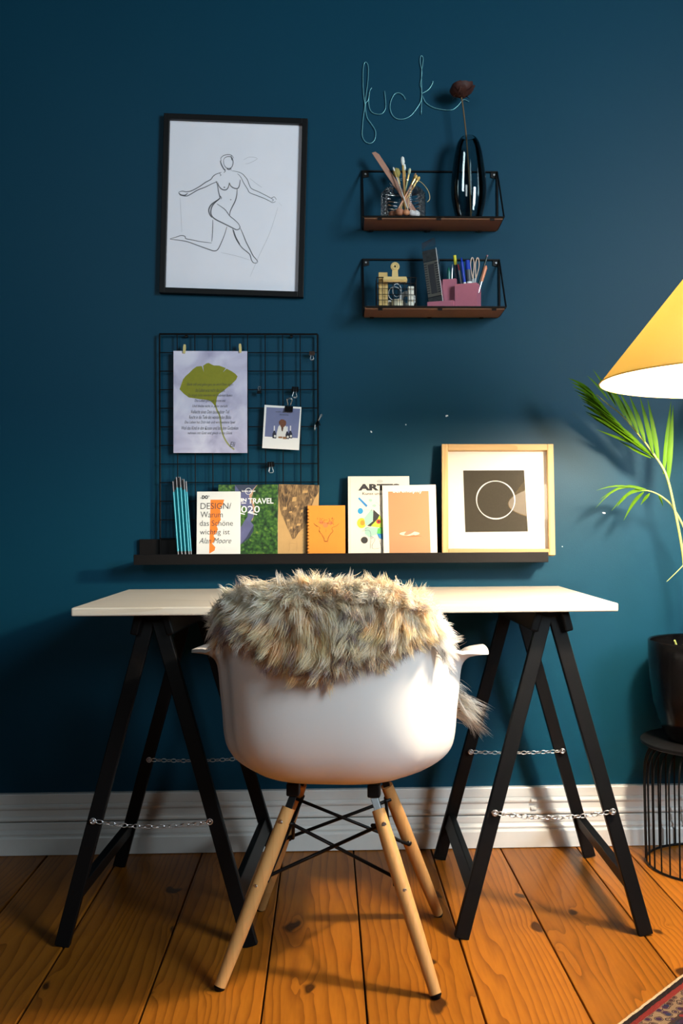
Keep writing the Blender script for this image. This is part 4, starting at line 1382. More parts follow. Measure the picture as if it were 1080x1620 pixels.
M['peg'] = mat('mini_peg_wood', (0.62, 0.50, 0.20, 1), 0.6)
for k, (x, z) in enumerate(((-0.443, 1.399), (-0.288, 1.401))):
    t = thing('mini_clothes_peg', ('left' if k == 0 else 'right') + ' tiny wooden peg at the top of the ginkgo poem sheet', 'clothes peg', (x, -0.021, z), (0, R((4, -3)[k]), 0), group='pegs holding the poem sheet')
    MB().plate([(-0.003, -0.013), (0.003, -0.013), (0.0036, 0.004), (0.0026, 0.012), (-0.0026, 0.012), (-0.0036, 0.004)], -0.0055, -0.0026).build('jaw', M['peg'], t)
    MB().plate([(-0.003, -0.013), (0.003, -0.013), (0.0036, 0.004), (0.0026, 0.012), (-0.0026, 0.012), (-0.0036, 0.004)], 0.0, 0.0022).build('jaw', M['peg'], t)
    MB().cyl((-0.0038, -0.0012, 0.001), (0.0038, -0.0012, 0.001), 0.0016, 8).build('spring', M['steel'], t)

# --- instant photo
PL = thing('instant_photo', 'small white-bordered instant photo of a dog in a white shirt among bottles', 'photo', (-0.1730, -0.0235, 1.1785), (0, R(3.4), 0))
MB().box(-0.0515, 0.0515, -0.0006, 0, -0.0605, 0.0605).build('card', M['white_card'], PL)
qs = 0.0001978
ca2, sa2 = math.cos(R(3.4)), math.sin(R(3.4))


def pl(u, v):
    x, z = (u - 414) * qs, -(v - 785) * qs
    return (x * ca2 - z * sa2, x * sa2 + z * ca2)


def inks_(name, c, **k):
    return mat(name, c, 0.35, **k)


P_ = lambda pts, m_, y, th=0.0001: decal(PL, [pl(u, v) for u, v in pts], m_, -y, 'print', th)
P_([(200, 497), (675, 520), (638, 935), (172, 912)], inks_('slate_blue_print', (0.16, 0.18, 0.33, 1), noise=0.12, nscale=40), 0.0008)
P_([(330, 930), (345, 850), (365, 770), (395, 745), (450, 750), (478, 770), (490, 840), (480, 900), (470, 945), (400, 940)], inks_('white_shirt_print', (0.72, 0.71, 0.68, 1)), 0.0010)
P_([(380, 690), (405, 668), (440, 672), (470, 690), (478, 720), (470, 750), (450, 775), (420, 790), (400, 775), (385, 740)], inks_('brown_dog_print', (0.16, 0.055, 0.025, 1), noise=0.3, nscale=200), 0.0012)
P_([(372, 700), (390, 690), (388, 735), (375, 740)], inks_('brown_ear_print', (0.11, 0.04, 0.02, 1)), 0.0013)
P_([(405, 780), (440, 785), (425, 845), (412, 830)], inks_('dark_chest_print', (0.10, 0.05, 0.035, 1)), 0.0012)
for cx0, cz0, s in ((308, 870, 1.0), (535, 870, 1.0), (490, 880, 0.9)):
    P_([(cx0 - 26 * s, cz0 + 65), (cx0 - 26 * s, cz0 + 5), (cx0 - 8, cz0 - 40), (cx0 + 8, cz0 - 40), (cx0 + 26 * s, cz0 + 5), (cx0 + 26 * s, cz0 + 70)], inks_('bottle_print', (0.02, 0.02, 0.04, 1)), 0.0013)
    P_([(cx0 - 9, cz0 - 40), (cx0 - 7, cz0 - 110), (cx0 + 11, cz0 - 110), (cx0 + 9, cz0 - 40)], inks_('bottle_neck_print', (0.66, 0.66, 0.72, 1)), 0.0013)
    P_(ell(cx0 + 8, cz0 + 38, 15, 18, 12), inks_('bottle_label_print', (0.7, 0.68, 0.62, 1)), 0.0015)
P_([(365, 912), (420, 912), (420, 938), (365, 935)], inks_('paw_print', (0.30, 0.15, 0.07, 1)), 0.0014)
P_([(425, 915), (480, 915), (478, 950), (430, 948)], inks_('paw_print', (0.30, 0.15, 0.07, 1)), 0.0014)
for body, u0, u1, v0, v1 in (('HAPPY BIRTHDAY', 330, 560, 566, 552), ('DU NUDEL', 385, 515, 606, 592)):
    o = lettering(body, M['grey_ink'], PL, pl(u0, v0)[0], pl(u1, v0)[0], pl(u0, v0)[1] - 0.001, pl(u0, v1)[1], -0.0012)


def binder_clip(label, x, y, z, s, roty, handles, rotz=0.0, body=None):
    """Folded black steel wedge with two wire handles; spine down at z=0, mouth up."""
    t = thing('binder_clip', label, 'binder clip', (x, y, z), (0, R(roty), R(rotz)), group='binder clips on the wire grid')
    w, h, d = 0.0165 * s, 0.012 * s, 0.006 * s
    m_ = body or M['black_metal']
    mb = MB()
    mb.add([(-w / 2, -d, 0), (w / 2, -d, 0), (w / 2, d, 0), (-w / 2, d, 0), (-w / 2, -0.0008, h), (w / 2, -0.0008, h), (w / 2, 0.0008, h), (-w / 2, 0.0008, h)], [[0, 1, 5, 4], [2, 3, 7, 6], [0, 3, 2, 1]])
    o = mb.build('clip_body', m_, t)
    md = o.modifiers.new('t', 'SOLIDIFY')
    md.thickness = 0.0008
    for sgn, mode in zip((-1, 1), handles):
        a = 0.0042 * s
        if mode == 'down':
            pts = [(-a * 0.55, sgn * 0.0015, h * 0.9), (-a * 0.7, sgn * (d + 0.001), -0.002 * s), (-a * 1.3, sgn * (d + 0.002), -0.011 * s), (-a * 0.9, sgn * (d + 0.002), -0.0145 * s), (a * 0.9, sgn * (d + 0.002), -0.0145 * s), (a * 1.3, sgn * (d + 0.002), -0.011 * s), (a * 0.7, sgn * (d + 0.001), -0.002 * s), (a * 0.55, sgn * 0.0015, h * 0.9)]
        else:
            lean = sgn * 0.45
            q = lambda xx_, l: (xx_, sgn * 0.0012 + lean * l, h * 0.9 + l * 0.9)
            pts = [q(-a * 0.55, -0.002 * s), q(-a * 0.7, 0.006 * s), q(-a * 1.3, 0.015 * s), q(-a * 0.8, 0.0185 * s), q(a * 0.8, 0.0185 * s), q(a * 1.3, 0.015 * s), q(a * 0.7, 0.006 * s), q(a * 0.55, -0.002 * s)]
        MB().tube(pts, 0.0006 * s, 5).build('wire_handle', M['steel'], t, smooth=True)
    return t


binder_clip('binder clip gripping the top of the dog photo', -0.1535, -0.0245, 1.2225, 1.35, 5, ('up', 'up'))
bc = bpy.data.objects['binder_clip']
bc.rotation_euler = (0, R(5), 0)
binder_clip('empty binder clip on the grid just above the dog photo', -0.136, -0.021, 1.2795, 1.15, 4, ('down', 'down'))
binder_clip('empty binder clip on the grid below the dog photo', -0.204, -0.021, 1.0690, 1.15, -3, ('down', 'down'))
binder_clip('copper binder clip at the upper right of the wire grid', -0.0880, -0.021, 1.3820, 0.9, 0, ('down', 'down'), body=M['copper'])
binder_clip('binder clip on the right rim of the wire grid beside the dog photo', -0.0720, -0.021, 1.1860, 1.1, 4, ('up', 'down'), rotz=80)
binder_clip('small binder clip on the grid between the poem sheet and the dog photo', -0.2360, -0.021, 1.2740, 0.7, 0, ('up', 'up'), rotz=10)

# ------------------------------------------------------------------ bent wire word
WW = thing('wire_word', 'thin pale wire bent into a cursive word on the wall above the shelves', 'wire lettering', (0.16, -0.0005, 2.1))
ws = 0.0003296
wd = lambda u, v: ((u - 560 * 0 - 0) * ws + 0.0345 - 0.16, -0.004, 2.267 - v * ws - 2.1)
M['word'] = mat('bluish_wire', (0.25, 0.62, 0.68, 1), 0.3, 0.5)
for pts in ([(92, 520), (80, 420), (76, 320), (80, 200), (98, 152), (122, 190), (118, 320), (100, 450), (90, 540), (75, 650), (70, 720), (68, 790), (95, 840), (140, 852), (175, 820), (182, 750), (150, 690), (115, 640), (100, 580), (98, 510), (120, 480), (135, 400), (150, 375)],
            [(128, 440), (125, 510), (140, 570), (180, 598), (235, 598), (268, 555), (270, 490), (262, 400)],
            [(440, 470), (420, 435), (380, 415), (345, 430), (318, 480), (308, 550), (330, 610), (370, 640), (430, 640), (490, 608), (540, 545), (575, 480), (580, 380), (570, 340), (585, 240), (570, 150), (575, 95), (595, 110), (590, 180), (580, 240), (582, 420), (576, 600)],
            [(582, 420), (640, 385), (675, 330), (678, 310)], [(590, 440), (620, 500), (700, 545), (830, 560), (890, 525), (940, 470), (990, 485)]):
    MB().tube([wd(u + random.uniform(-2, 2), v) if 0 else wd(u, v) for u, v in smooth2(pts, 4)], 0.00095, 5).build('wire_letter', M['word'], WW, smooth=True)
for u, v in ((92, 520), (580, 380), (150, 375), (128, 440), (440, 470)):
    q = wd(u, v)
    MB().cyl((q[0], -0.005, q[2]), (q[0], 0.0003, q[2]), 0.0009, 6).build('nail', M['steel'], WW)


# ------------------------------------------------------------------ two wire wall shelves
def wall_shelf(label, x0, x1, zb, zt, dp=0.12):
    t = thing('wall_shelf', label, 'shelf', ((x0 + x1) / 2, 0, zb), group='wire wall shelves')
    w, h = x1 - x0, zt - zb
    r_ = 0.0028
    MB().box(-w / 2 + 0.003, w / 2 - 0.003, -dp + 0.003, -0.004, -0.0055, 0.0035).build('board', M['ply'], t, bevel=0.0006)
    MB().tube([(-w / 2, -0.004, 0), (-w / 2, -0.004, h), (w / 2, -0.004, h), (w / 2, -0.004, 0)], r_, 6, closed=True).build('back_frame', M['black_metal'], t)
    MB().tube([(-w / 2, -0.004, 0.0), (-w / 2, -dp, 0.0), (w / 2, -dp, 0.0), (w / 2, -0.004, 0.0)], r_, 6).build('front_rail', M['black_metal'], t)
    for s in (-1, 1):
        MB().cyl((s * w / 2, -0.004, h), (s * w / 2, -dp, 0.0), r_ * 0.85, 6).build('side_strut', M['black_metal'], t)
        MB().cyl((s * (w / 2 - 0.045 * 0), -0.004, 0), (s * w / 2, -0.004, h), r_, 6).build('upright', M['black_metal'], t)
        pt = MB().plate([(s * w / 2, h), (s * (w / 2 - 0.018), h), (s * (w / 2 - 0.018), h - 0.016), (s * w / 2, h - 0.02)], -0.004, -0.0015).build('mounting_tab', M['black_metal'], t)
        MB().tube([(s * (w / 2 - 0.009), -0.0065, h - 0.009), (s * (w / 2 - 0.009), 0.0, h - 0.009)], [0.0028, 0.0034], 10).build('screw', M['steel'], pt)
    for x in (-0.4, 0.02, 0.4):
        for y in (-dp + 0.001, -0.008):
            MB().tube([(x * w - (0.02 if y > -0.02 else 0), y, -0.0065), (x * w + 0.012 - (0.02 if y > -0.02 else 0), y, -0.0065)], 0.003, 6).build('tab', M['black_metal'], t)
    return t


wall_shelf('upper black wire wall shelf holding the brush jar and dark vase', 0.056, 0.440, 1.743, 1.907)
wall_shelf('lower black wire wall shelf holding pens, a pink organiser and a wire basket', 0.056, 0.444, 1.497, 1.656)
S1, S2 = 1.7470, 1.5010

# --- dark glass vase with a dried rose
VX, VY = 0.351, -0.062
VS = thing('glass_vase', 'tall smoky dark glass vase on the upper wire shelf', 'vase', (VX, VY, S1))
M['smoke'] = glass_mat('smoky_glass', (0.84, 0.88, 0.885, 1), 0.03, 1.5, 1.4)
prof = [(0.0, 0.001), (0.030, 0.001), (0.0345, 0.004), (0.0415, 0.030), (0.0470, 0.058), (0.0495, 0.085), (0.0480, 0.120), (0.0440, 0.155), (0.0385, 0.190), (0.0315, 0.218), (0.0235, 0.232), (0.0185, 0.2365), (0.0170, 0.2355)]
MB().lathe(smooth2(prof, 3), 48).build('glass', M['smoke'], VS, smooth=True)
MB().lathe(smooth2([(0.0, 0.006), (0.030, 0.008), (0.038, 0.032), (0.0435, 0.060), (0.0460, 0.086), (0.0445, 0.120), (0.0405, 0.155), (0.035, 0.188), (0.028, 0.215), (0.0205, 0.228), (0.0170, 0.2355)], 3), 48).build('inner_wall', M['smoke'], VS, smooth=True)

RO = thing('dried_rose', 'single dried dark red rose standing in the smoky vase', 'flower', (VX, VY, S1 + 0.009))
stem = smooth2([(0.006, 0, 0.0), (0.001, 0, 0.12), (-0.006, 0, 0.228), (-0.010, 0.0, 0.27), (-0.0155, 0.0, 0.318), (-0.020, 0, 0.345)], 4)
MB().tube(stem, 0.0022, 7).build('stem', mat('dry_stem', (0.12, 0.075, 0.035, 1), 0.8), RO, smooth=True)
mt, nt, p = newmat('dried_rose_petal')
c = mixc(nt, noise_node(nt, mapped(nt).outputs['Vector'], 70, 3), (0.018, 0.004, 0.004, 1), (0.075, 0.018, 0.010, 1))
nt.links.new(c, p.inputs['Base Color'])
p.inputs['Roughness'].default_value = 0.7
ctr = Vector((-0.021, 0, 0.340))
axis = Vector((0.15, -0.1, 1)).normalized()
for i in range(22):
    a = i * 2.39996
    ring_ = i / 22
    rad = 0.008 + 0.026 * ring_
    hh = 0.042 - 0.014 * ring_
    out_ = Vector((math.cos(a), math.sin(a), 0))
    tan_ = Vector((-math.sin(a), math.cos(a), 0))
    vs = []
    pw = 0.012 + 0.017 * ring_
    for r_ in range(6):
        v = r_ / 5
        for q in range(5):
            u = q / 4 * 2 - 1
            wd_ = pw * math.sin(math.pi * (0.15 + 0.62 * v)) * u
            bulge = rad * math.sin(math.pi * (0.08 + 0.55 * v)) - abs(u) ** 2 * rad * 0.35 + 0.006 * max(0, v - 0.75) * 4 * ring_
            jit = random.uniform(-0.0026, 0.0026)
            vs.append(ctr + out_ * (bulge + jit) + tan_ * wd_ + axis * (hh * v - 0.004 * u * u * v + jit))
    MB().add(vs, [[r_ * 5 + q, r_ * 5 + q + 1, r_ * 5 + q + 6, r_ * 5 + q + 5] for r_ in range(5) for q in range(4)]).build('petal', mt, RO, smooth=True)
for a in (2.6, 3.5, 0.2, 4.9):
    o_ = Vector((math.cos(a), math.sin(a) * 0.6, 0))
    MB().add([ctr + Vector((0, 0.003, 0.002)), ctr + Vector((0, -0.003, 0.002)), ctr + o_ * 0.016 + Vector((0, -0.004, 0.004)), ctr + o_ * 0.016 + Vector((0, 0.004, 0.004)), ctr + o_ * 0.028 + Vector((0, 0, -0.006))], [[0, 1, 2, 3], [3, 2, 4]]).build('sepal', mt, RO)

# --- ribbed jar with brushes
JX, JY = 0.168, -0.064
JR = thing('glass_jar', 'short ribbed clear glass jar full of brushes on the upper wire shelf', 'jar', (JX, JY, S1))
M['clear'] = glass_mat('clear_jar_glass', (0.985, 0.99, 0.99, 1), 0.03, 1.45, 0.9)
prof = [(0.0, 0.002), (0.056, 0.002), (0.0605, 0.006)]
for i in range(40):
    z = 0.008 + i * 0.0021
    prof.append((0.0615 + 0.0016 * math.sin(i * 1.25) - (0.0 if z < 0.07 else ((z - 0.07) / 0.022) ** 2 * 0.020), z))
prof += [(0.0385, 0.097), (0.037, 0.100), (0.0385, 0.104), (0.039, 0.108), (0.0375, 0.110)]
MB().lathe(prof, 48).build('glass', M['clear'], JR, smooth=True)
for k, (x, y, rr_) in enumerate(((0.022, -0.030, 0.010), (0.034, -0.020, 0.011), (-0.012, -0.030, 0.013), (-0.030, -0.012, 0.012), (0.006, -0.036, 0.010), (0.028, 0.006, 0.012), (-0.020, 0.012, 0.013))):
    col = ((0.72, 0.66, 0.66, 1), (0.75, 0.70, 0.70, 1), (0.55, 0.22, 0.12, 1), (0.45, 0.18, 0.10, 1), (0.66, 0.28, 0.14, 1), (0.30, 0.13, 0.07, 1), (0.5, 0.22, 0.12, 1))[k]
    o = MB().sphere((0, 0, 0), rr_, 12, 8, 0.85).build('pebble', mat('pebble_' + ('pale', 'white', 'rust', 'umber', 'copper', 'brown', 'clay')[k], col, 0.45, noise=0.2, nscale=120), None, smooth=True)
    o.location = (JX + x, JY + y, S1 + 0.005 + rr_ * 0.85)
    tag(o, ('pale pebble', 'white pebble', 'rusty pebble', 'umber pebble', 'coppery pebble', 'dark brown pebble', 'clay coloured pebble')[k] + ' at the bottom of the brush jar', 'pebble', 'pebbles in the jar')

M['brush_wood'] = mat('brush_handle_wood', (0.55, 0.30, 0.10, 1), 0.5, noise=0.15, nscale=60)
M['brass'] = mat('brush_ferrule', (0.78, 0.52, 0.18, 1), 0.3, 0.5)


def brush(label, cat, bot, top, r_, col, tip_col, tip_len=0.018, tip_r=None, head='round'):
    bot, top = Vector(bot), Vector(top)
    t = thing('paint_brush', label, cat, (JX + bot.x, JY + bot.y, S1 + bot.z), group='brushes in the jar')
    d = (top - bot)
    L_ = d.length
    d = d.normalized()
    fe = L_ - tip_len - 0.018
    MB().tube([Vector(), d * fe * 0.5, d * fe], [r_ * 0.6, r_, r_ * 0.9], 8).build('handle', col, t, smooth='auto')
    MB().cyl(d * fe, d * (fe + 0.018), r_ * 1.05, 8).build('ferrule', M['brass'], t, smooth='auto')
    tr = tip_r or r_ * 1.5
    MB().tube([d * (fe + 0.018), d * (fe + 0.018 + tip_len * 0.4), d * (fe + 0.018 + tip_len * 0.85), d * L_], [r_, tr, tr * 0.8, tr * 0.25], 10).build('bristles', tip_col, t, smooth=True)
    return t


bw = mat('pale_bristle', (0.78, 0.78, 0.74, 1), 0.8)
bo = mat('olive_bristle', (0.33, 0.27, 0.08, 1), 0.9)
bgn = mat('sage_bristle', (0.50, 0.52, 0.33, 1), 0.8)
byw = mat('golden_bristle', (0.75, 0.48, 0.14, 1), 0.8)
brush('white tipped brush, the tallest in the jar', 'brush', (0.006, -0.008, 0.016), (-0.001, 0.008, 0.183), 0.0028, M['brush_wood'], bw, 0.026, 0.0062)
brush('second white brush leaning beside the tallest one in the jar', 'brush', (0.012, 0.004, 0.018), (0.004, 0.016, 0.166), 0.0026, M['brush_wood'], bw, 0.02, 0.005)
brush('fat round olive make-up brush in the jar', 'brush', (0.010, 0.010, 0.02), (-0.020, 0.012, 0.152), 0.0034, M['brush_wood'], bo, 0.028, 0.0115)
brush('thin white handled brush at the left of the jar mouth', 'brush', (0.016, -0.016, 0.016), (-0.028, -0.010, 0.147), 0.0018, mat('white_handle', (0.72, 0.66, 0.6, 1), 0.4), bw, 0.012)
brush('sage green tipped brush in the middle of the jar', 'brush', (-0.008, 0.0, 0.018), (0.020, 0.006, 0.150), 0.0026, mat('green_handle', (0.42, 0.42, 0.20, 1), 0.45), bgn, 0.018, 0.0046)
brush('thin brown brush leaning right in the jar', 'brush', (-0.016, -0.006, 0.016), (0.036, 0.004, 0.136), 0.0018, M['brush_wood'], mat('brown_bristle', (0.33, 0.17, 0.08, 1), 0.8), 0.014)
brush('short golden brush leaning right against the jar rim', 'brush', (-0.020, 0.002, 0.016), (0.046, -0.002, 0.124), 0.0028, M['brush_wood'], byw, 0.014, 0.0045)
brush('gold tipped brush beside the golden one at the jar rim', 'brush', (-0.022, -0.008, 0.018), (0.038, -0.008, 0.126), 0.0026, mat('copper_handle', (0.62, 0.27, 0.13, 1), 0.4), byw, 0.012, 0.004)
t = thing('wooden_spatula', 'flat pinkish wooden stick leaning out of the jar to the left', 'spatula', (JX + 0.038, JY - 0.004, S1 + 0.014), (R(-3), R(-33), 0))
MB().plate([(-0.007, 0), (0.007, 0), (0.0075, 0.150), (0.008, 0.203), (0.003, 0.215), (-0.007, 0.218), (-0.0075, 0.15)], -0.001, 0.001).build('blade', mat('pink_beech', (0.40, 0.20, 0.14, 1), 0.6, noise=0.15, nscale=50), t, bevel=0.0005)
t = thing('bent_wire', 'thin pale wire curling out of the jar to the right', 'wire', (JX, JY, S1))
MB().tube(smooth2([(0.012, -0.004, 0.03), (0.020, 0.0, 0.085), (0.032, 0.0, 0.1125), (0.048, 0.0, 0.1105), (0.063, -0.004, 0.094), (0.072, -0.006, 0.076), (0.073, -0.006, 0.060), (0.066, -0.006, 0.052)], 5), 0.0009, 6).build('strand', M['gold'], t, smooth=True)

# --- lower shelf: wire basket and its contents
BX0, BX1, BY0, BY1, BH = 0.092, 0.200, -0.108, -0.036, 0.079
BS = thing('wire_basket', 'small black wire mesh basket at the left of the lower wire shelf', 'basket', ((BX0 + BX1) / 2, (BY0 + BY1) / 2, S2))
w, d = (BX1 - BX0) / 2, (BY1 - BY0) / 2
for s in (-1, 1):
    for i in range(8):
        x = -w + 2 * w * i / 7
        MB().cyl((x, s * d, 0.0015), (x, s * d, BH), 0.0009, 5).build('wire', M['black_metal'], BS)
    for i in range(1, 5):
        y = -d + 2 * d * i / 5
        MB().cyl((s * w, y, 0.0015), (s * w, y, BH), 0.0009, 5).build('wire', M['black_metal'], BS)
for j in range(6):
    z = 0.0018 + (BH - 0.0018) * j / 5
    MB().tube([(-w, -d, z), (w, -d, z), (w, d, z), (-w, d, z)], 0.0016 if j == 5 else 0.0009, 5, closed=True).build('wire', M['black_metal'], BS)
for i in range(1, 7):
    x = -w + 2 * w * i / 7
    MB().cyl((x, -d, 0.0012), (x, d, 0.0012), 0.0009, 5).build('wire', M['black_metal'], BS)
bz = S2 + 0.0025
t = MB().box(-0.0125, 0.0125, -0.008, 0.008, 0, 0.094).build('wooden_block', mat('honey_wood', (0.58, 0.38, 0.13, 1), 0.55, noise=0.12, nscale=70), None, bevel=0.001)
t.location = (0.110, -0.087, bz)
tag(t, 'upright honey-coloured wooden block in the left of the wire basket', 'block')


def roll(name, label, x, y, z, r_, h, col, axis='Z', hole=0.45, rot=(0, 0, 0)):
    o = MB().lathe([(r_ * hole, 0), (r_, 0), (r_, h), (r_ * hole, h)], 32, closed=True).build(name, mat(name + '_surface', col, 0.6, noise=0.06, nscale=90), None, smooth='auto', bevel=0.0005)
    o.location = (x, y, z)
    o.rotation_euler = rot
    tag(o, label, 'tape')
    return o


roll('white_tape_roll', 'white tape roll lying flat in the left of the wire basket', 0.1180, -0.062, bz, 0.0155, 0.022, (0.72, 0.71, 0.66, 1))
roll('cream_tape_roll', 'cream tape roll lying flat in the middle of the wire basket', 0.1490, -0.084, bz, 0.0155, 0.020, (0.66, 0.60, 0.44, 1))
roll('grey_tape_roll', 'pale grey tape roll standing on edge in the right of the wire basket', 0.1775, -0.058, bz + 0.0245, 0.0235, 0.015, (0.60, 0.62, 0.63, 1), rot=(R(90), 0, 0))
o = MB().box(-0.0085, 0.0085, -0.007, 0.007, 0, 0.055).build('white_eraser', mat('eraser_rubber', (0.76, 0.73, 0.63, 1), 0.7), None, bevel=0.002)
o.location = (0.1860, -0.0935, bz)
tag(o, 'upright ivory eraser block in the right front of the wire basket', 'eraser')
o = MB().tube([(0.018 * math.cos(a), 0.003 * math.sin(2 * a), 0.0195 + 0.0185 * math.sin(a)) for a in (2 * math.pi * i / 36 for i in range(36))], 0.0011, 6, closed=True).tube([(0.012 * math.cos(a) + 0.006, 0.006 + 0.003 * math.sin(2 * a), 0.030 + 0.018 * math.sin(a)) for a in (2 * math.pi * i / 36 for i in range(36))], 0.0011, 6, closed=True).build('cable_coil', mat('white_cord_plastic', (0.74, 0.74, 0.76, 1), 0.5), None, smooth=True)
o.location = (0.1440, -0.060, bz + 0.024)
tag(o, 'coil of thin white cord in the middle of the wire basket', 'cord')
t = thing('bulldog_clip', 'gold bulldog clip hooked over the front rim of the wire basket', 'clip', (0.1420, -0.109, S2 + 0.066))
MB().plate([(-0.0325, 0.0), (0.0325, 0.0), (0.033, 0.006), (0.031, 0.0145), (-0.031, 0.0145), (-0.033, 0.006)], -0.004, -0.0015).tube([(-0.033, -0.0045, 0.0045), (0.033, -0.0045, 0.0045)], 0.0028, 8).build('jaw', M['gold'], t, bevel=0.0006)
MB().plate([(-0.0325, 0.0), (0.0325, 0.0), (0.031, 0.0145), (-0.031, 0.0145)], 0.003, 0.0055).build('jaw', M['gold'], t, bevel=0.0006)
gp = MB()
gp.plate([(-0.0085, 0.013), (0.0085, 0.013), (0.0075, 0.036), (-0.0075, 0.036)], -0.0035, -0.0015)
gp.build('grip', M['gold'], t)
MB().tube([(0.0, -0.0025, 0.042), (0.0, -0.0045, 0.042)], [0.0125, 0.0115], 24).tube([(0.008 * math.cos(a), -0.005, 0.042 + 0.008 * math.sin(a)) for a in (2 * math.pi * i / 20 for i in range(20))], 0.0013, 6, closed=True).build('grip_disc', M['gold'], t, smooth='auto')
MB().cyl((0, -0.0062, 0.042), (0, -0.0044, 0.042), 0.0024, 12).build('hole', M['black'], t)

# --- clear printed box
CB = thing('clear_plastic_box', 'tall clear plastic box with black and white print leaning behind the pink tray', 'box', (0.2610, -0.068, S2 + 0.0070), (R(-3), R(-8.0), R(-20)))
M['acetate'] = glass_mat('clear_acetate', (0.85, 0.87, 0.88, 1), 0.12, 1.5, 2.2)
bx = MB()
W2, D2, H2 = 0.0205, 0.012, 0.163
bx.add([(-W2, -D2, 0), (W2, -D2, 0), (W2, D2, 0), (-W2, D2, 0), (-W2, -D2, H2), (W2, -D2, H2), (W2, D2, H2), (-W2, D2, H2)], [[0, 1, 2, 3], [0, 1, 5, 4], [1, 2, 6, 5], [2, 3, 7, 6], [3, 0, 4, 7]])
bx.build('box_walls', M['acetate'], CB)
MB().add([(-W2, -D2, H2), (W2, -D2, H2), (W2 * 0.98, -D2 + 0.006, H2 + 0.032), (-W2 * 0.9, -D2 + 0.006, H2 + 0.024)], [[0, 1, 2, 3]]).build('lid_flap', M['acetate'], CB)
MB().plate([(-W2 + 0.0008, 0.028), (W2 - 0.0008, 0.028), (W2 - 0.0008, 0.128), (-W2 + 0.0008, 0.128)], -D2 + 0.0004, -D2 + 0.001).build('insert_card', mat('ivory_insert', (0.70, 0.64, 0.56, 1), 0.6), CB)
MB().plate([(-W2 + 0.0008, 0.004), (W2 - 0.0008, 0.004), (W2 - 0.0008, 0.026), (-W2 + 0.0008, 0.026)], -D2 + 0.0004, -D2 + 0.001).plate([(-W2 + 0.0008, 0.130), (W2 - 0.0008, 0.130), (W2 - 0.0008, 0.161), (-W2 + 0.0008, 0.161)], -D2 + 0.0004, -D2 + 0.001).build('insert_card', mat('grey_insert', (0.24, 0.24, 0.25, 1), 0.35, noise=0.5, nscale=120), CB)
st = MB()
st.plate([(-0.0085, 0.036), (0.0085, 0.036), (0.0085, 0.120), (-0.0085, 0.120)], -D2 - 0.0003, -D2 + 0.0002)
for i in range(13):
    z = 0.037 + i * 0.0068
    st.plate([(0.0105, z), (W2 - 0.0012, z), (W2 - 0.0012, z + 0.0034), (0.0105, z + 0.0034)], -D2 - 0.0003, -D2 + 0.0002)
    st.plate([(-W2 + 0.0012, z + 0.001), (-0.0115, z + 0.001), (-0.0115, z + 0.0030), (-W2 + 0.0012, z + 0.0030)], -D2 - 0.0003, -D2 + 0.0002)
st.build('print', M['ink'], CB)
MB().beam((W2, -D2, 0), (W2, -D2, H2), 0.0012, 0.0012).beam((-W2, -D2, H2), (W2, -D2, H2), 0.0012, 0.0012).build('box_edge', M['white_plastic'], CB)

# --- pink organiser
OG = thing('pink_organiser', 'stepped pink cardboard pen organiser on the lower wire shelf', 'organiser', (0.342, -0.080, S2), (0, 0, R(-20)))


def tray(name, x0, x1, y0, y1, h, fl=0.0018):
    e = 0.0016
    mb = MB().box(x0, x1, y0, y1, 0.0003, fl)
    mb.box(x0, x1, y0, y0 + e, fl, h).box(x0, x1, y1 - e, y1, fl, h).box(x0, x0 + e, y0 + e, y1 - e, fl, h).box(x1 - e, x1, y0 + e, y1 - e, fl, h)
    return mb.build(name, M['pink'], OG)


tray('pen_box', -0.030, 0.032, -0.018, 0.034, 0.066)
tray('tall_box', -0.068, -0.031, -0.002, 0.040, 0.086)
tray('low_tray', -0.105, -0.031, -0.030, -0.003, 0.020)


def pen(name, label, cat, bot, top, r_, segs, flat=1.0, pocket=None):
    """segs: list of (from, to, radius factor, material, part name) along the pen."""
    bot, top = Vector(bot), Vector(top)
    t = thing(name, label, cat, bot, group='pens and tools in the pink organiser')
    d = top - bot
    for a, b, rf, m_, pn in segs:
        rfa, rfb = rf if isinstance(rf, tuple) else (rf, rf)
        MB().tube([d * a, d * b], [r_ * rfa, r_ * rfb], 10).build(pn, m_, t, smooth='auto')
    return t


km = lambda n_, c, r_=0.4: mat(n_, c, r_)
M['navy'] = km('navy_plastic', (0.012, 0.016, 0.05, 1))
M['royal'] = km('royal_blue_plastic', (0.012, 0.045, 0.40, 1), 0.25)
M['yellow'] = km('yellow_plastic', (0.70, 0.62, 0.03, 1), 0.35)
fz = S2 + 0.003
pen('marker_pen', 'black marker with a bright yellow end, tallest in the pink organiser', 'marker', (0.3245, -0.058, fz), (0.3120, -0.050, 1.6560), 0.0048, ((0, 0.82, 1, M['navy'], 'barrel'), (0.82, 1, 0.95, M['yellow'], 'end_cap')))
pen('ballpoint_pen', 'grey ballpoint with a red tip between the yellow and blue pens', 'pen', (0.3400, -0.075, fz), (0.3200, -0.066, 1.6270), 0.0028, ((0, 0.86, 1, km('grey_barrel', (0.30, 0.30, 0.33, 1)), 'barrel'), (0.86, 1, 0.9, km('red_tip', (0.45, 0.02, 0.03, 1)), 'end_cap')))
pen('ballpoint_pen', 'royal blue ballpoint leaning left in the pink organiser', 'pen', (0.3440, -0.082, fz), (0.3275, -0.074, 1.6440), 0.0044, ((0, 0.5, 0.9, M['white_plastic'], 'barrel'), (0.5, 0.9, (1, 1.05), M['royal'], 'grip'), (0.9, 1, (0.9, 0.35), M['royal'], 'end_cap')))
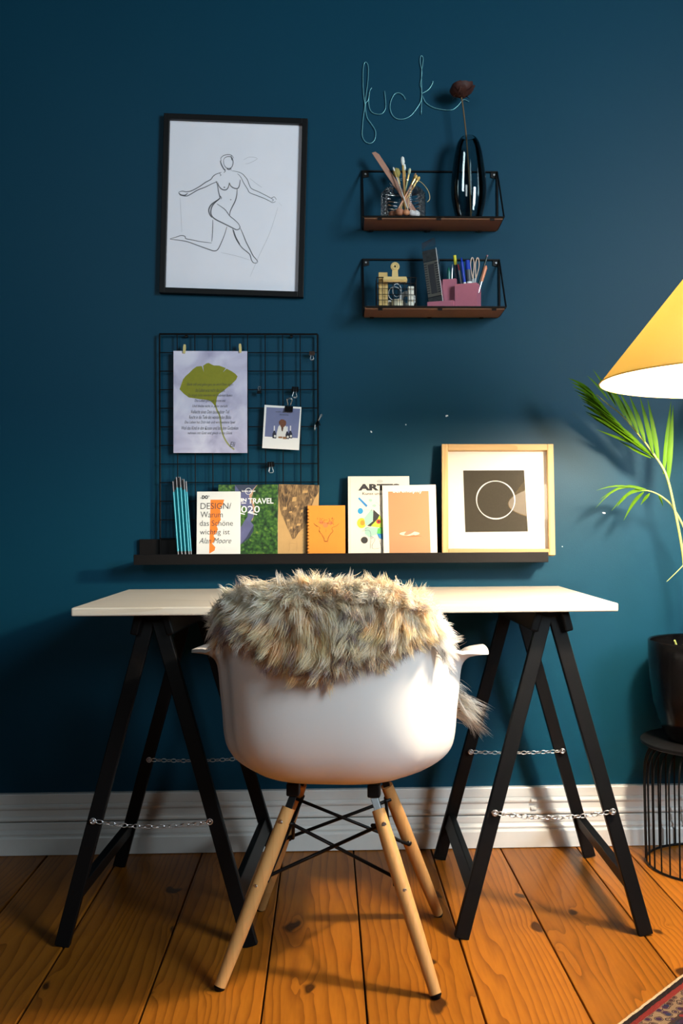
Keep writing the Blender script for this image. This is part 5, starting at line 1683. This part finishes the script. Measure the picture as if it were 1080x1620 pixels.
pen('felt_marker', 'thick blue capped marker with a white band in the pink organiser', 'marker', (0.3555, -0.070, fz), (0.3455, -0.066, 1.6380), 0.0085, ((0, 0.55, 1.0, M['white_card'], 'barrel'), (0.55, 0.80, 0.96, km('dark_grey_cap', (0.06, 0.065, 0.08, 1)), 'band'), (0.80, 1, (0.95, 0.75), M['royal'], 'cap')))
pen('dark_pencil', 'dark pencil leaning far right out of the pink organiser', 'pencil', (0.3560, -0.058, fz), (0.4030, -0.056, 1.6560), 0.0030, ((0, 0.97, 1, km('dark_green_lacquer', (0.02, 0.035, 0.035, 1)), 'shaft'), (0.97, 1.0, 0.9, km('rosy_end', (0.28, 0.12, 0.14, 1)), 'end')))
pen('craft_knife', 'orange handled knife at the right of the pink organiser', 'knife', (0.3620, -0.082, fz), (0.3955, -0.080, 1.6200), 0.0042, ((0, 0.62, 0.7, M['steel'], 'blade_sleeve'), (0.62, 0.95, (1.0, 1.3), km('orange_plastic', (0.75, 0.27, 0.14, 1)), 'handle'), (0.95, 1.0, (1.2, 0.7), km('orange_plastic_end', (0.75, 0.27, 0.14, 1)), 'handle_end')))
pen('green_pen', 'glossy dark green pen behind the tall pink box', 'pen', (0.2960, -0.052, fz), (0.2950, -0.050, 1.6230), 0.0050, ((0, 0.9, 1, km('bottle_green', (0.01, 0.10, 0.09, 1), 0.15), 'barrel'), (0.9, 1, (0.95, 0.4), km('bottle_green_end', (0.01, 0.10, 0.09, 1), 0.15), 'end_cap')))
pen('silver_pen', 'slim silver pen behind the tall pink box', 'pen', (0.3000, -0.048, fz), (0.3060, -0.047, 1.6330), 0.0022, ((0, 0.9, 1, M['steel'], 'barrel'), (0.9, 1, (1.0, 0.3), M['steel'], 'end_cap')))
SC = thing('scissors', 'scissors with pale beige loop handles standing in the pink organiser', 'scissors', (0.3620, -0.064, fz), (0, R(2), 0), group='pens and tools in the pink organiser')
for s in (-1, 1):
    MB().plate([(s * -0.0015, 0.0), (s * 0.0035, 0.06), (s * 0.006, 0.085), (s * 0.001, 0.085), (s * -0.002, 0.05)], -0.001 * s - 0.0008, -0.001 * s + 0.0008).build('blade', M['steel'], SC)
    MB().tube(smooth2([(s * 0.004, 0, 0.083), (s * 0.003, 0, 0.10), (s * 0.002, 0, 0.125), (s * 0.006, 0, 0.142), (s * 0.0105, 0, 0.138), (s * 0.012, 0, 0.120), (s * 0.0085, 0, 0.10), (s * 0.004, 0, 0.083)], 4), 0.0017, 6).build('handle', km('beige_plastic', (0.62, 0.45, 0.36, 1)), SC, smooth=True)
